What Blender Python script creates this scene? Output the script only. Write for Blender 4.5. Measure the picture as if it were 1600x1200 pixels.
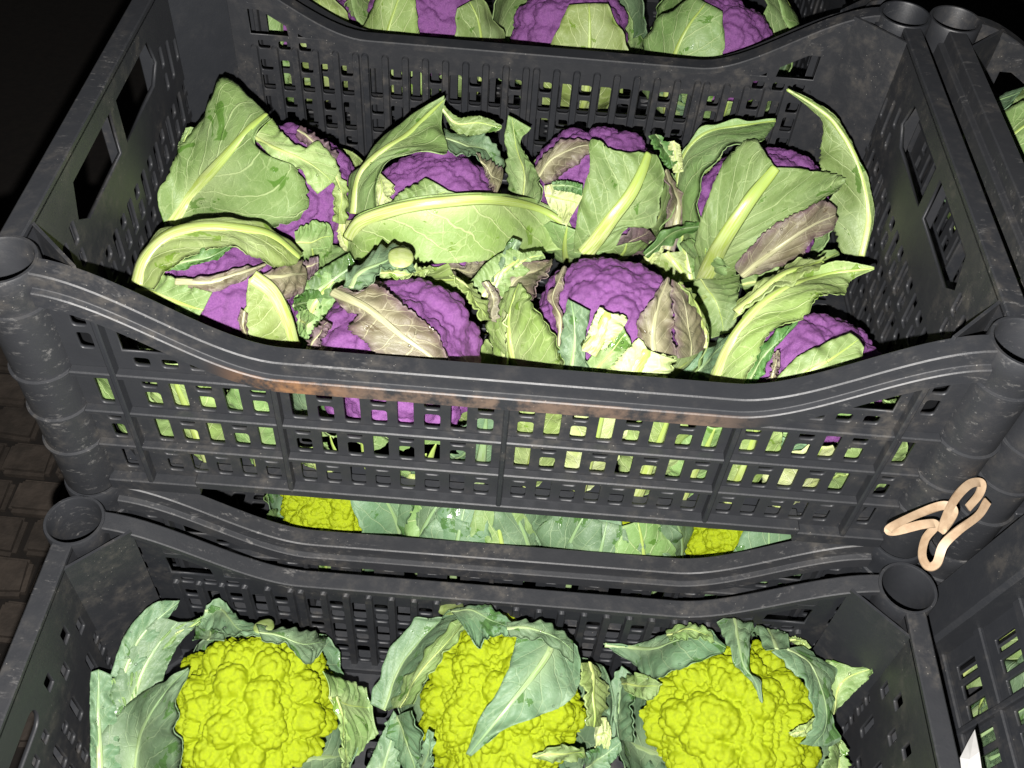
import bpy, bmesh, math, random
import numpy as np
from mathutils import Matrix, Vector
from mathutils.kdtree import KDTree

for o in list(bpy.data.objects):
    bpy.data.objects.remove(o)
S = bpy.context.scene
COL = S.collection

# ------------------------------------------------------------------ camera, world, flash, exposure
CAM = np.array([-.0048, -.5639, .3947])
PIT, YAW, ROL, FPX = .8678, .0169, .0923, 1596.86
FW = np.array([math.sin(YAW)*math.cos(PIT), math.cos(YAW)*math.cos(PIT), -math.sin(PIT)])
_r = np.array([math.cos(YAW), -math.sin(YAW), 0.]); _u = np.cross(_r, FW)
RT = math.cos(ROL)*_r + math.sin(ROL)*_u
UP = -math.sin(ROL)*_r + math.cos(ROL)*_u
cd = bpy.data.cameras.new('camera'); cam = bpy.data.objects.new('camera', cd); COL.objects.link(cam)
M4 = Matrix.Identity(4)
for i in range(3):
    M4[i][0] = RT[i]; M4[i][1] = UP[i]; M4[i][2] = -FW[i]; M4[i][3] = CAM[i]
cam.matrix_world = M4
cd.sensor_width = 36; cd.lens = 36*FPX/1600; cd.clip_start = .01; cd.clip_end = 100
S.camera = cam

w = bpy.data.worlds.new('World'); S.world = w; w.use_nodes = True
w.node_tree.nodes['Background'].inputs[0].default_value = (.9, .95, 1, 1)
w.node_tree.nodes['Background'].inputs[1].default_value = .012          # night: almost no ambient light

ld = bpy.data.lights.new('phone_flash', 'POINT'); fl = bpy.data.objects.new('phone_flash', ld); COL.objects.link(fl)
fl.location = Vector(CAM - RT*.012 - UP*.034 + FW*.004)                  # the phone's flash, beside its lens
ld.energy = 66; ld.shadow_soft_size = .0035; ld.color = (1, .97, .93)

S.view_settings.view_transform = 'Standard'; S.view_settings.look = 'None'
S.view_settings.exposure = 0; S.view_settings.gamma = 1
S.render.engine = 'CYCLES'

# ------------------------------------------------------------------ helpers
def ray(x, y):
    return FW + (x-800)/FPX*RT - (y-600)/FPX*UP
def at(x, y, z):
    d = ray(x, y); return CAM + d*((z-CAM[2])/d[2])
def on(x, y, c, r):
    """point of the sphere (c, r) seen at a photo position; beyond its outline the nearest point to the centre"""
    d = ray(x, y); d = d/np.linalg.norm(d); b = (np.array(c)-CAM) @ d
    q = CAM + d*b; m = np.linalg.norm(q-np.array(c))
    return q - d*math.sqrt(r*r-m*m) if m < r else q

def mesh(name, v, f, smooth=False):
    me = bpy.data.meshes.new(name)
    me.from_pydata([tuple(map(float, p)) for p in v], [], [tuple(q) for q in f]); me.update()
    if smooth: me.polygons.foreach_set('use_smooth', [True]*len(me.polygons))
    return me
def put(name, data, mat=None, parent=None, loc=(0, 0, 0)):
    o = bpy.data.objects.new(name, data); COL.objects.link(o)
    if parent: o.parent = parent
    o.location = loc
    if mat and data and not data.materials: data.materials.append(mat)
    return o
def tag(o, label, cat, group=None):
    o['label'] = label; o['category'] = cat
    if group: o['group'] = group
def boxv(x0, x1, y0, y1, z0, z1, b=.0008):
    """box with chamfered edges"""
    bm = bmesh.new(); bmesh.ops.create_cube(bm, size=1)
    for v in bm.verts:
        v.co = Vector(((x0+x1)/2+v.co.x*(x1-x0), (y0+y1)/2+v.co.y*(y1-y0), (z0+z1)/2+v.co.z*(z1-z0)))
    if b: bmesh.ops.bevel(bm, geom=bm.edges[:], offset=b, segments=1, affect='EDGES')
    me = bpy.data.meshes.new('box'); bm.to_mesh(me); bm.free(); return me

# ------------------------------------------------------------------ materials
def newmat(name):
    m = bpy.data.materials.new(name); m.use_nodes = True
    nt = m.node_tree; b = nt.nodes['Principled BSDF']
    return m, nt, b
def N(nt, t, **kw):
    n = nt.nodes.new(t)
    for k, v in kw.items(): setattr(n, k, v)
    return n
def val(nt, sock, v):
    if hasattr(v, 'is_output'): nt.links.new(v, sock)
    else: sock.default_value = v
def mix(nt, f, a, b, bt='MIX'):
    n = N(nt, 'ShaderNodeMix', data_type='RGBA', blend_type=bt)
    val(nt, n.inputs[0], f); val(nt, n.inputs[6], a); val(nt, n.inputs[7], b); return n.outputs[2]
def mth(nt, op, a, b=None, c=None, cl=False):
    n = N(nt, 'ShaderNodeMath', operation=op, use_clamp=cl)
    val(nt, n.inputs[0], a)
    if b is not None: val(nt, n.inputs[1], b)
    if c is not None: val(nt, n.inputs[2], c)
    return n.outputs[0]
def sstep(nt, x, lo, hi):
    n = N(nt, 'ShaderNodeMapRange', interpolation_type='SMOOTHSTEP')
    val(nt, n.inputs[0], x); n.inputs[1].default_value = lo; n.inputs[2].default_value = hi
    return n.outputs[0]
def noise(nt, vec, scale, det=3, rough=.5, dist=0):
    n = N(nt, 'ShaderNodeTexNoise'); val(nt, n.inputs['Vector'], vec)
    n.inputs['Scale'].default_value = scale; n.inputs['Detail'].default_value = det
    n.inputs['Roughness'].default_value = rough; n.inputs['Distortion'].default_value = dist
    return n.outputs[0]
def rgb(*c): return (*c, 1)

def plastic(name, dusty=False, worn=False):
    m, nt, b = newmat(name)
    tc = N(nt, 'ShaderNodeTexCoord'); oi = N(nt, 'ShaderNodeObjectInfo'); ge = N(nt, 'ShaderNodeNewGeometry')
    pos = ge.outputs['Position']
    n1 = noise(nt, pos, 14, 5, .6); n2 = noise(nt, pos, 90, 4, .65); n3 = noise(nt, pos, 600, 2)
    dust = mth(nt, 'MULTIPLY', sstep(nt, n1, .42, .72), sstep(nt, n2, .38, .75))
    base = mix(nt, oi.outputs['Random'], rgb(.0160, .0175, .0210), rgb(.0215, .0225, .0255))
    dustc = mix(nt, sstep(nt, n2, .4, .7), rgb(.085, .080, .076), rgb(.13, .115, .095))
    col = mix(nt, mth(nt, 'MULTIPLY', dust, .42), base, dustc)
    sp = N(nt, 'ShaderNodeTexVoronoi'); val(nt, sp.inputs['Vector'], pos); sp.inputs['Scale'].default_value = 260
    speck = mth(nt, 'MULTIPLY', mth(nt, 'LESS_THAN', sp.outputs['Distance'], mth(nt, 'MULTIPLY', n2, .17)), mth(nt, 'GREATER_THAN', n1, .55))
    col = mix(nt, mth(nt, 'MULTIPLY', speck, .55), col, rgb(.22, .21, .19))
    # scuffed, greyed edges
    bv = N(nt, 'ShaderNodeBevel', samples=3); bv.inputs['Radius'].default_value = .0011
    dt = N(nt, 'ShaderNodeVectorMath', operation='DOT_PRODUCT')
    nt.links.new(bv.outputs[0], dt.inputs[0]); nt.links.new(ge.outputs['Normal'], dt.inputs[1])
    edge = mth(nt, 'MULTIPLY', sstep(nt, mth(nt, 'SUBTRACT', 1, dt.outputs['Value']), .015, .16), sstep(nt, noise(nt, pos, 60, 5, .75), .46, .70))
    col = mix(nt, mth(nt, 'MULTIPLY', edge, .22), col, rgb(.15, .148, .145))
    if worn:    # whitish rubbing marks along the rim
        mp = N(nt, 'ShaderNodeMapping'); mp.inputs['Scale'].default_value = (.35, 1, 1); nt.links.new(pos, mp.inputs[0])
        sc = mth(nt, 'MULTIPLY', sstep(nt, noise(nt, mp.outputs[0], 210, 6, .75), .56, .70), sstep(nt, noise(nt, pos, 9, 3), .42, .62))
        col = mix(nt, mth(nt, 'MULTIPLY', sc, .6), col, rgb(.17, .165, .16))
    if dusty:   # a band of ochre dust caught on the lower lip of the front rim
        sx = N(nt, 'ShaderNodeSeparateXYZ'); nt.links.new(tc.outputs['Object'], sx.inputs[0])
        mx = sstep(nt, mth(nt, 'ABSOLUTE', mth(nt, 'ADD', sx.outputs[0], .01)), .17, .12)
        my = sstep(nt, sx.outputs[1], -.1815, -.1828)
        nn = noise(nt, pos, 22, 4, .6)
        mo = mth(nt, 'MULTIPLY', mth(nt, 'MULTIPLY', mx, my), sstep(nt, mth(nt, 'ADD', mth(nt, 'MULTIPLY', n2, .45), mth(nt, 'MULTIPLY', nn, .55)), .40, .55))
        col = mix(nt, mth(nt, 'MULTIPLY', mo, .65), col, mix(nt, sstep(nt, sx.outputs[0], -.08, -.13), rgb(.135, .090, .065), rgb(.25, .125, .055)))
    nt.links.new(col, b.inputs['Base Color'])
    val(nt, b.inputs['Roughness'], mth(nt, 'ADD', .40, mth(nt, 'MULTIPLY', n2, .22)))
    b.inputs['Specular IOR Level'].default_value = .45
    bp = N(nt, 'ShaderNodeBump'); bp.inputs['Strength'].default_value = .25; bp.inputs['Distance'].default_value = .0006
    val(nt, bp.inputs['Height'], mth(nt, 'ADD', n2, mth(nt, 'MULTIPLY', n3, .5)))
    nt.links.new(bp.outputs[0], b.inputs['Normal'])
    return m
PLASTIC = plastic('black_plastic'); PLASTIC_DUSTY = plastic('black_plastic_ochre_dust', True, True); PLASTIC_WORN = plastic('black_plastic_worn', False, True)

def leafmat(name, base, deep, vein, wetc, wet=.5, edge=None):
    m, nt, b = newmat(name)
    uv = N(nt, 'ShaderNodeUVMap', uv_map='uv'); um = N(nt, 'ShaderNodeUVMap', uv_map='metric')
    s = N(nt, 'ShaderNodeSeparateXYZ'); nt.links.new(uv.outputs[0], s.inputs[0])
    ac = mth(nt, 'ABSOLUTE', mth(nt, 'MULTIPLY_ADD', s.outputs[0], 2, -1))       # 0 at the midrib, 1 at the edge
    oi = N(nt, 'ShaderNodeObjectInfo'); met = um.outputs[0]
    wob = mth(nt, 'MULTIPLY', mth(nt, 'SUBTRACT', noise(nt, met, 55, 2), .5), .55)
    uq = N(nt, 'ShaderNodeUVMap', uv_map='veins'); vq = N(nt, 'ShaderNodeSeparateXYZ'); nt.links.new(uq.outputs[0], vq.inputs[0])
    ph = mth(nt, 'ADD', mth(nt, 'SUBTRACT', mth(nt, 'MULTIPLY', s.outputs[1], vq.outputs[0]), mth(nt, 'MULTIPLY', mth(nt, 'POWER', ac, .85), vq.outputs[1])), wob)
    ph = mth(nt, 'ADD', ph, mth(nt, 'MULTIPLY', mth(nt, 'GREATER_THAN', s.outputs[0], .5), .43))
    fr = mth(nt, 'ABSOLUTE', mth(nt, 'SUBTRACT', mth(nt, 'FRACT', ph), .5))
    wv = mth(nt, 'MULTIPLY_ADD', ac, -.042, .066)
    v1 = mth(nt, 'SUBTRACT', 1, mth(nt, 'DIVIDE', fr, wv), cl=True)
    v1 = sstep(nt, v1, .05, .6)
    vo = N(nt, 'ShaderNodeTexVoronoi', feature='DISTANCE_TO_EDGE'); 
    wm = N(nt, 'ShaderNodeVectorMath', operation='MULTIPLY_ADD')
    nz = N(nt, 'ShaderNodeTexNoise'); nt.links.new(met, nz.inputs['Vector']); nz.inputs['Scale'].default_value = 120
    nt.links.new(nz.outputs['Color'], wm.inputs[0]); wm.inputs[1].default_value = (.006, .006, 0); nt.links.new(met, wm.inputs[2])
    nt.links.new(wm.outputs[0], vo.inputs['Vector']); vo.inputs['Scale'].default_value = 85
    v2 = mth(nt, 'MULTIPLY', sstep(nt, vo.outputs['Distance'], .055, .012), sstep(nt, noise(nt, met, 45, 2), .35, .6))
    vo3 = N(nt, 'ShaderNodeTexVoronoi', feature='DISTANCE_TO_EDGE'); nt.links.new(wm.outputs[0], vo3.inputs['Vector']); vo3.inputs['Scale'].default_value = 330
    v3 = sstep(nt, vo3.outputs['Distance'], .07, .01)
    veins = mth(nt, 'MAXIMUM', v1, mth(nt, 'MULTIPLY', v2, .42))
    tone = noise(nt, met, 30, 4, .6)
    col = mix(nt, sstep(nt, tone, .3, .72), rgb(*base), rgb(*deep))
    hs = N(nt, 'ShaderNodeHueSaturation'); nt.links.new(col, hs.inputs['Color'])
    val(nt, hs.inputs['Hue'], mth(nt, 'MULTIPLY_ADD', oi.outputs['Random'], .03, .485))
    val(nt, hs.inputs['Value'], mth(nt, 'MULTIPLY_ADD', oi.outputs['Random'], .30, .85)); col = hs.outputs[0]
    if edge: col = mix(nt, sstep(nt, mth(nt, 'ADD', ac, mth(nt, 'MULTIPLY', tone, .5)), .75, 1.25), col, rgb(*edge))
    grain = noise(nt, met, 260, 4, .7); bloom = noise(nt, met, 16, 5, .65)
    col = mix(nt, mth(nt, 'MULTIPLY', sstep(nt, bloom, .42, .72), .30), col, mix(nt, .5, rgb(*vein), rgb(.30, .36, .30)))
    col = mix(nt, mth(nt, 'MULTIPLY', sstep(nt, grain, .35, .75), .22), col, rgb(*wetc))
    pale = mth(nt, 'MULTIPLY', sstep(nt, mth(nt, 'ADD', ac, mth(nt, 'MULTIPLY', wob, .3)), .46, .0), sstep(nt, s.outputs[1], 1.0, .05))
    col = mix(nt, mth(nt, 'MULTIPLY', pale, .75), col, rgb(*vein))
    col = mix(nt, mth(nt, 'MULTIPLY', v3, .07), col, rgb(*vein))
    col = mix(nt, mth(nt, 'MULTIPLY', veins, .62), col, rgb(*vein))
    wn = noise(nt, met, 38, 4, .62, .6)
    wmsk = sstep(nt, wn, .665-.10*wet, .69-.10*wet)
    spn = noise(nt, met, 420, 2)
    col = mix(nt, mth(nt, 'MULTIPLY', wmsk, .72), col, rgb(*wetc))
    brown = mth(nt, 'MULTIPLY', sstep(nt, noise(nt, met, 95, 3, .6), .70, .78), .55)
    col = mix(nt, brown, col, rgb(.10, .09, .035))
    nt.links.new(col, b.inputs['Base Color'])
    val(nt, b.inputs['Roughness'], mth(nt, 'MULTIPLY_ADD', wmsk, -.32, .52))
    b.inputs['Specular IOR Level'].default_value = .4
    bp = N(nt, 'ShaderNodeBump'); bp.inputs['Strength'].default_value = .55; bp.inputs['Distance'].default_value = .0012
    h = mth(nt, 'ADD', mth(nt, 'MULTIPLY', veins, .7), mth(nt, 'ADD', mth(nt, 'MULTIPLY', v3, .12), mth(nt, 'MULTIPLY', noise(nt, met, 160, 3), .9)))
    nt.links.new(h, bp.inputs['Height']); nt.links.new(bp.outputs[0], b.inputs['Normal'])
    # thin blade: a little light comes through
    tr = N(nt, 'ShaderNodeBsdfTranslucent'); nt.links.new(col, tr.inputs[0])
    mx = N(nt, 'ShaderNodeMixShader'); mx.inputs[0].default_value = .12
    out = nt.nodes['Material Output']
    nt.links.new(b.outputs[0], mx.inputs[1]); nt.links.new(tr.outputs[0], mx.inputs[2]); nt.links.new(mx.outputs[0], out.inputs[0])
    return m
VEIN = (.42, .52, .24)
LEAF = {
 'sage':  leafmat('leaf_sage', (.205, .305, .105), (.155, .250, .076), VEIN, (.055, .15, .012), .35),
 'pale':  leafmat('leaf_pale', (.255, .345, .115), (.205, .295, .075), (.52, .60, .28), (.12, .22, .015), .45),
 'deep':  leafmat('leaf_deep', (.07, .16, .035), (.05, .125, .028), (.22, .34, .12), (.03, .10, .008), .5),
 'blue':  leafmat('leaf_bluegreen', (.135, .222, .122), (.102, .180, .095), (.27, .37, .20), (.05, .13, .02), .75),
 'brown': leafmat('leaf_purple_brown', (.17, .155, .085), (.13, .105, .075), (.42, .40, .25), (.09, .07, .04), .2, edge=(.12, .075, .085)),
 'plum':  leafmat('leaf_plum', (.115, .075, .085), (.10, .05, .08), (.30, .24, .20), (.06, .03, .05), .2),
 'white': leafmat('leaf_white_base', (.48, .54, .26), (.40, .48, .17), (.66, .70, .46), (.32, .40, .08), .25),
}
def ribmat(name='leaf_midrib', c1=(.52, .58, .26), c2=(.30, .40, .12), c3=(.30, .40, .055)):
    m, nt, b = newmat(name)
    uv = N(nt, 'ShaderNodeUVMap', uv_map='uv'); s = N(nt, 'ShaderNodeSeparateXYZ'); nt.links.new(uv.outputs[0], s.inputs[0])
    ge = N(nt, 'ShaderNodeNewGeometry')
    st = N(nt, 'ShaderNodeMapping'); st.inputs['Scale'].default_value = (14, 2.2, 1); nt.links.new(uv.outputs[0], st.inputs[0])
    n = noise(nt, st.outputs[0], 2.2, 4, .6)
    col = mix(nt, sstep(nt, s.outputs[1], .05, .9), rgb(*c1), rgb(*c2))
    col = mix(nt, mth(nt, 'MULTIPLY', sstep(nt, n, .40, .62), .8), col, rgb(*c3))
    nt.links.new(col, b.inputs['Base Color']); b.inputs['Roughness'].default_value = .36
    bp = N(nt, 'ShaderNodeBump'); bp.inputs['Strength'].default_value = .3; bp.inputs['Distance'].default_value = .0008
    nt.links.new(n, bp.inputs['Height']); nt.links.new(bp.outputs[0], b.inputs['Normal'])
    return m
RIB = ribmat(); RIBB = ribmat('bluegreen_leaf_midrib', (.36, .44, .24), (.20, .31, .17), (.20, .31, .09))
RIBP = ribmat('brown_leaf_midrib', (.45, .45, .26), (.32, .31, .20), (.26, .25, .13))
def cutmat(name='cut_stem_flesh', a=(.62, .66, .36), c=(.42, .50, .14)):
    m, nt, b = newmat(name); ge = N(nt, 'ShaderNodeNewGeometry')
    n = noise(nt, ge.outputs['Position'], 160, 4, .65)
    nt.links.new(mix(nt, sstep(nt, n, .35, .7), rgb(*a), rgb(*c)), b.inputs['Base Color'])
    b.inputs['Roughness'].default_value = .45
    bp = N(nt, 'ShaderNodeBump'); bp.inputs['Strength'].default_value = .4; bp.inputs['Distance'].default_value = .001
    nt.links.new(n, bp.inputs['Height']); nt.links.new(bp.outputs[0], b.inputs['Normal']); return m
CUT = cutmat(); CUTP = cutmat('cut_stem_pale', (.40, .46, .20), (.30, .38, .10)); CUTG = cutmat('cut_stem_green', (.30, .38, .14), (.20, .28, .07))
def curdmat(name, a, c, spk):
    m, nt, b = newmat(name); tc = N(nt, 'ShaderNodeTexCoord'); p = tc.outputs['Object']
    n = noise(nt, p, 45, 4, .6); n2 = noise(nt, p, 320, 3, .6)
    vo = N(nt, 'ShaderNodeTexVoronoi'); val(nt, vo.inputs['Vector'], p); vo.inputs['Scale'].default_value = 430
    vo2 = N(nt, 'ShaderNodeTexVoronoi'); val(nt, vo2.inputs['Vector'], p); vo2.inputs['Scale'].default_value = 210
    col = mix(nt, sstep(nt, n, .3, .7), rgb(*a), rgb(*c))
    col = mix(nt, mth(nt, 'MULTIPLY', sstep(nt, n2, .55, .8), .45), col, rgb(*spk))
    nt.links.new(col, b.inputs['Base Color']); b.inputs['Roughness'].default_value = .55
    b.inputs['Specular IOR Level'].default_value = .35
    h = mth(nt, 'ADD', mth(nt, 'MULTIPLY', vo.outputs['Distance'], -.7), mth(nt, 'MULTIPLY', vo2.outputs['Distance'], -1))
    bp = N(nt, 'ShaderNodeBump'); bp.inputs['Strength'].default_value = .5; bp.inputs['Distance'].default_value = .0006
    nt.links.new(h, bp.inputs['Height']); nt.links.new(bp.outputs[0], b.inputs['Normal'])
    return m
def watermat():
    m, nt, b = newmat('water'); nt.nodes.remove(b); out = nt.nodes['Material Output']
    lw = N(nt, 'ShaderNodeFresnel'); lw.inputs[0].default_value = 1.33
    t = N(nt, 'ShaderNodeBsdfTransparent'); g = N(nt, 'ShaderNodeBsdfGlossy'); g.inputs['Roughness'].default_value = .06
    x = N(nt, 'ShaderNodeMixShader'); nt.links.new(lw.outputs[0], x.inputs[0]); nt.links.new(t.outputs[0], x.inputs[1]); nt.links.new(g.outputs[0], x.inputs[2])
    nt.links.new(x.outputs[0], out.inputs[0]); return m
WATER = watermat()
PURPLE = curdmat('purple_curd', (.215, .078, .240), (.155, .050, .186), (.30, .135, .315))
YELLOW = curdmat('lime_curd', (.290, .355, .0022), (.242, .312, .0016), (.33, .38, .008))
def simple(name, c1, c2, scale, rough, bump=.3, dist=.001):
    m, nt, b = newmat(name); ge = N(nt, 'ShaderNodeNewGeometry'); oi = N(nt, 'ShaderNodeObjectInfo')
    n = noise(nt, ge.outputs['Position'], scale, 5, .65)
    col = mix(nt, sstep(nt, n, .32, .7), rgb(*c1), rgb(*c2))
    hs = N(nt, 'ShaderNodeHueSaturation'); nt.links.new(col, hs.inputs['Color'])
    val(nt, hs.inputs['Value'], mth(nt, 'MULTIPLY_ADD', oi.outputs['Random'], .5, .75)); nt.links.new(hs.outputs[0], b.inputs['Base Color'])
    b.inputs['Roughness'].default_value = rough
    bp = N(nt, 'ShaderNodeBump'); bp.inputs['Strength'].default_value = bump; bp.inputs['Distance'].default_value = dist
    nt.links.new(n, bp.inputs['Height']); nt.links.new(bp.outputs[0], b.inputs['Normal']); return m
STONE = simple('paving_stone', (.064, .050, .040), (.038, .030, .024), 45, .8, .6, .004)
JOINT_NIGHT = simple('paving_joint_and_night_dark', (.012, .009, .007), (.008, .006, .005), 60, .95, .5, .004)
RUBBER = simple('tan_rubber', (.36, .265, .175), (.27, .185, .115), 110, .5, .25, .0005)
PAPER = simple('white_paper', (.46, .455, .45), (.38, .375, .37), 40, .7, .2, .0006)

# ------------------------------------------------------------------ ground
GZ = -.806
ground = put('ground', mesh('ground', [(-30, -30, GZ-.012), (30, -30, GZ-.012), (30, 30, GZ-.012), (-30, 30, GZ-.012)], [(0, 1, 2, 3)]), JOINT_NIGHT)  # near-black joints; beyond the paving this colour stands in for flash falloff
ground['kind'] = 'structure'
rnd = random.Random(5)
stone_meshes = []
for k in range(4):
    bm = bmesh.new(); bmesh.ops.create_cube(bm, size=1)
    for v in bm.verts: v.co = Vector((v.co.x*.067+rnd.uniform(-.003, .003), v.co.y*.056+rnd.uniform(-.003, .003), v.co.z*.03-.015+rnd.uniform(-.0015, .0015)))
    bmesh.ops.bevel(bm, geom=bm.edges[:], offset=.006, segments=2, affect='EDGES')
    me = bpy.data.meshes.new('stone'); bm.to_mesh(me); bm.free(); me.materials.append(STONE); stone_meshes.append(me)
for j in range(14):
    for i in range(14):
        put('paving_stone', stone_meshes[rnd.randrange(4)], None, ground,
            (-1.32+i*.074+(j % 2)*.03+rnd.uniform(-.003, .003), -.12+j*.0615, GZ+rnd.uniform(-.002, .002)))

# ------------------------------------------------------------------ crate
H = .200; DIP = .058; PX, PY = .28, .17; YI = .1655; XI = .2755; TH = .003
def top(x):
    t = max(0, min(1, (.268-abs(x))/.135)); return H - DIP*(t*t*(3-2*t))
def rrect(x0, x1, z0, z1, r=.0022, seg=3):
    r = min(r, (x1-x0)*.45, (z1-z0)*.45); p = []
    for cx, cz, a in ((x1-r, z1-r, 0), (x0+r, z1-r, 90), (x0+r, z0+r, 180), (x1-r, z0+r, 270)):
        for k in range(seg+1):
            t = math.radians(a+90*k/seg); p.append((cx+r*math.cos(t), cz+r*math.sin(t)))
    return p
def panel(outer, holes, th, remap):
    cu = bpy.data.curves.new('p', 'CURVE'); cu.dimensions = '2D'; cu.fill_mode = 'BOTH'; cu.extrude = th/2
    for pl in [outer]+holes:
        s = cu.splines.new('POLY'); s.points.add(len(pl)-1); s.use_cyclic_u = True
        for q, (a, b) in zip(s.points, pl): q.co = (a, b, 0, 1)
    ob = bpy.data.objects.new('p', cu); COL.objects.link(ob)
    dg = bpy.context.evaluated_depsgraph_get(); me = bpy.data.meshes.new_from_object(ob.evaluated_get(dg))
    bpy.data.objects.remove(ob); bpy.data.curves.remove(cu)
    bm = bmesh.new(); bm.from_mesh(me); bmesh.ops.remove_doubles(bm, verts=bm.verts, dist=1e-6)
    for v in bm.verts: v.co = Vector(remap(v.co.x, v.co.y, v.co.z))
    bmesh.ops.recalc_face_normals(bm, faces=bm.faces); bm.to_mesh(me); bm.free(); me.materials.clear(); me.materials.append(PLASTIC)
    return me
ROWS = [(.0165, .0440), (.0500, .0790), (.0850, .1140)]
WO = .0055
def slots(x, row, k, wd=.0102):
    z0, z1 = ROWS[row]; a, b = x-wd/2, x+wd/2
    if (k+row) % 2: return [rrect(a, b, z0, z1)]
    m = (z0+z1)/2+.002; return [rrect(a, b, z0, m-.002), rrect(a, b, m+.002, z1)]
# long wall
holes = []
for s in (-1, 1):
    for row in range(3):
        for k in range(8): holes += slots(s*(.0125+.0165*k), row, k)
        for k in range(5): holes += slots(s*(.1520+.0165*k), row, k)
        holes += slots(s*.2475, row, 1, .009)
    for k in range(5):
        if top(.1520+.0165*k) > .158: holes.append(rrect(s*(.1520+.0165*k)-.005, s*(.1520+.0165*k)+.005, .1235, .1315, .002))
    def P(pl): return [(s*a, b) for a, b in (pl if s > 0 else pl[::-1])]
    holes += [P([(.197, .136), (.228, .136), (.228, .158), (.213, .158), (.199, .149)]),
              P([(.164, .136), (.190, .136), (.190, .146), (.170, .139)]),
              P(rrect(.214, .228, .163, .172)), P(rrect(.243, .252, .136, .150)), P(rrect(.243, .252, .155, .170))]
xs = np.linspace(-.262, .262, 61)
outer = [(-.262, 0), (-.205, 0), (-.195, .009), (.195, .009), (.205, 0), (.262, 0)] + [(x, top(x)-.003) for x in xs[::-1]]
LONG = panel(outer, holes, TH, lambda x, y, z: (x, z, y))           # local y in +-TH/2
# short walls: 1 = two large grip openings, 2 = narrow grip slot, 3 = wide grid
def short(kind):
    h = []
    if kind in (1, 2):
        for row in range(3):
            for k in range(-8, 9):
                if kind == 2 and (k*7+row*3) % 4 == 0: continue
                h += slots(k*.0163, row, k+8+(row if kind == 2 else 0), .0096 if kind == 1 else .0078)
    if kind == 1:
        h += [[(.006, .147), (.074, .147), (.088, .158), (.080, .181), (.006, .181)], [(-.006, .181), (-.080, .181), (-.088, .158), (-.074, .147), (-.006, .147)]]
        for s in (-1, 1):
            h += [rrect(s*.098-.0038, s*.098+.0038, .128, .142), rrect(s*.098-.0038, s*.098+.0038, .147, .164), rrect(s*.1135-.0038, s*.1135+.0038, .128, .160), rrect(s*.129-.0038, s*.129+.0038, .134, .152)]
    if kind == 2:
        h += [rrect(-.055, .055, .150, .169, .008, 5)]
        for s in (-1, 1):
            for y, z in ((.075, .150), (.091, .132), (.107, .152), (.123, .134)):
                h += [rrect(s*y-.0042, s*y+.0042, z, z+.015, .001)]
        for k in range(-3, 4): h += [rrect(k*.0163-.0036, k*.0163+.0036, .128, .140, .001)]
    if kind == 3:
        for z0, z1 in ((.010, .030), (.053, .074), (.097, .118), (.141, .160)):
            for sec in (-2, -1, 0, 1, 2):
                for k in range(4):
                    y = sec*.0635+(k-1.5)*.0143
                    if abs(y) < .146: h += [rrect(y-.0052, y+.0052, z0, z1, .0008)]
    ou = [(-.153, 0), (.153, 0), (.153, H-.004), (-.153, H-.004)]
    return panel(ou, h, TH, lambda x, y, z: (z, x, y))
SHORT = {k: short(k) for k in (1, 2, 3)}
# base
bh = []
for i in range(-13, 14):
    for j in range(-7, 8):
        x, y = i*.0195, j*.0195
        if abs(x) > .262 or abs(y) > .15: continue
        if (i+j) % 2: bh.append(rrect(x-.0062, x+.0062, y-.0075, y+.0075, .003))
        else: bh += [rrect(x-.0062, x+.0062, y-.0075, y-.0012, .002), rrect(x-.0062, x+.0062, y+.0012, y+.0075, .002)]
BASE = panel([(-.274, -.150), (-.262, -.164), (.262, -.164), (.274, -.150), (.274, .150), (.262, .164), (-.262, .164), (-.274, .150)], bh, .004, lambda x, y, z: (x, y, z+.006))
# rim: one profile swept along the four sides
PROF = [(0, -.005), (0, -.0008), (.0008, 0), (.0125, 0), (.0134, -.0007), (.0137, -.0040), (.0138, -.0098), (.0142, -.0104), (.0170, -.0108), (.0177, -.0115), (.0182, -.0204), (.0175, -.0212), (.0085, -.0240), (.0058, -.0245), (.0056, -.0060), (.0032, -.0050)]
def rim_mesh():
    V = []; F = []
    def sweep(path):
        n = len(PROF); b = len(V)
        for (P, o, up) in path:
            for a, z in PROF: V.append((P[0]+o[0]*a, P[1]+o[1]*a, P[2]+z))
        for i in range(len(path)-1):
            for k in range(n):
                k2 = (k+1) % n; F.append((b+i*n+k, b+i*n+k2, b+(i+1)*n+k2, b+(i+1)*n+k))
        F.append(tuple(b+k for k in range(n))[::-1]); F.append(tuple(b+(len(path)-1)*n+k for k in range(n)))
    for s in (-1, 1):
        sweep([((x, s*YI, top(x)), (0, s), 0) for x in np.linspace(-.2625, .2625, 81)])
        sweep([((s*XI, y, H-.0005), (s, 0), 0) for y in np.linspace(-.1525, .1525, 25)])
    me = mesh('rim', V, F); bm = bmesh.new(); bm.from_mesh(me); bmesh.ops.recalc_face_normals(bm, faces=bm.faces); bm.to_mesh(me); bm.free()
    me.polygons.foreach_set('use_smooth', [True]*len(me.polygons))
    try: me.set_sharp_from_angle(angle=math.radians(32))
    except Exception: pass
    return me
RIM = rim_mesh(); RIM.materials.append(PLASTIC_WORN)
RIMD = RIM.copy(); RIMD.materials.clear(); RIMD.materials.append(PLASTIC_DUSTY)
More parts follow.
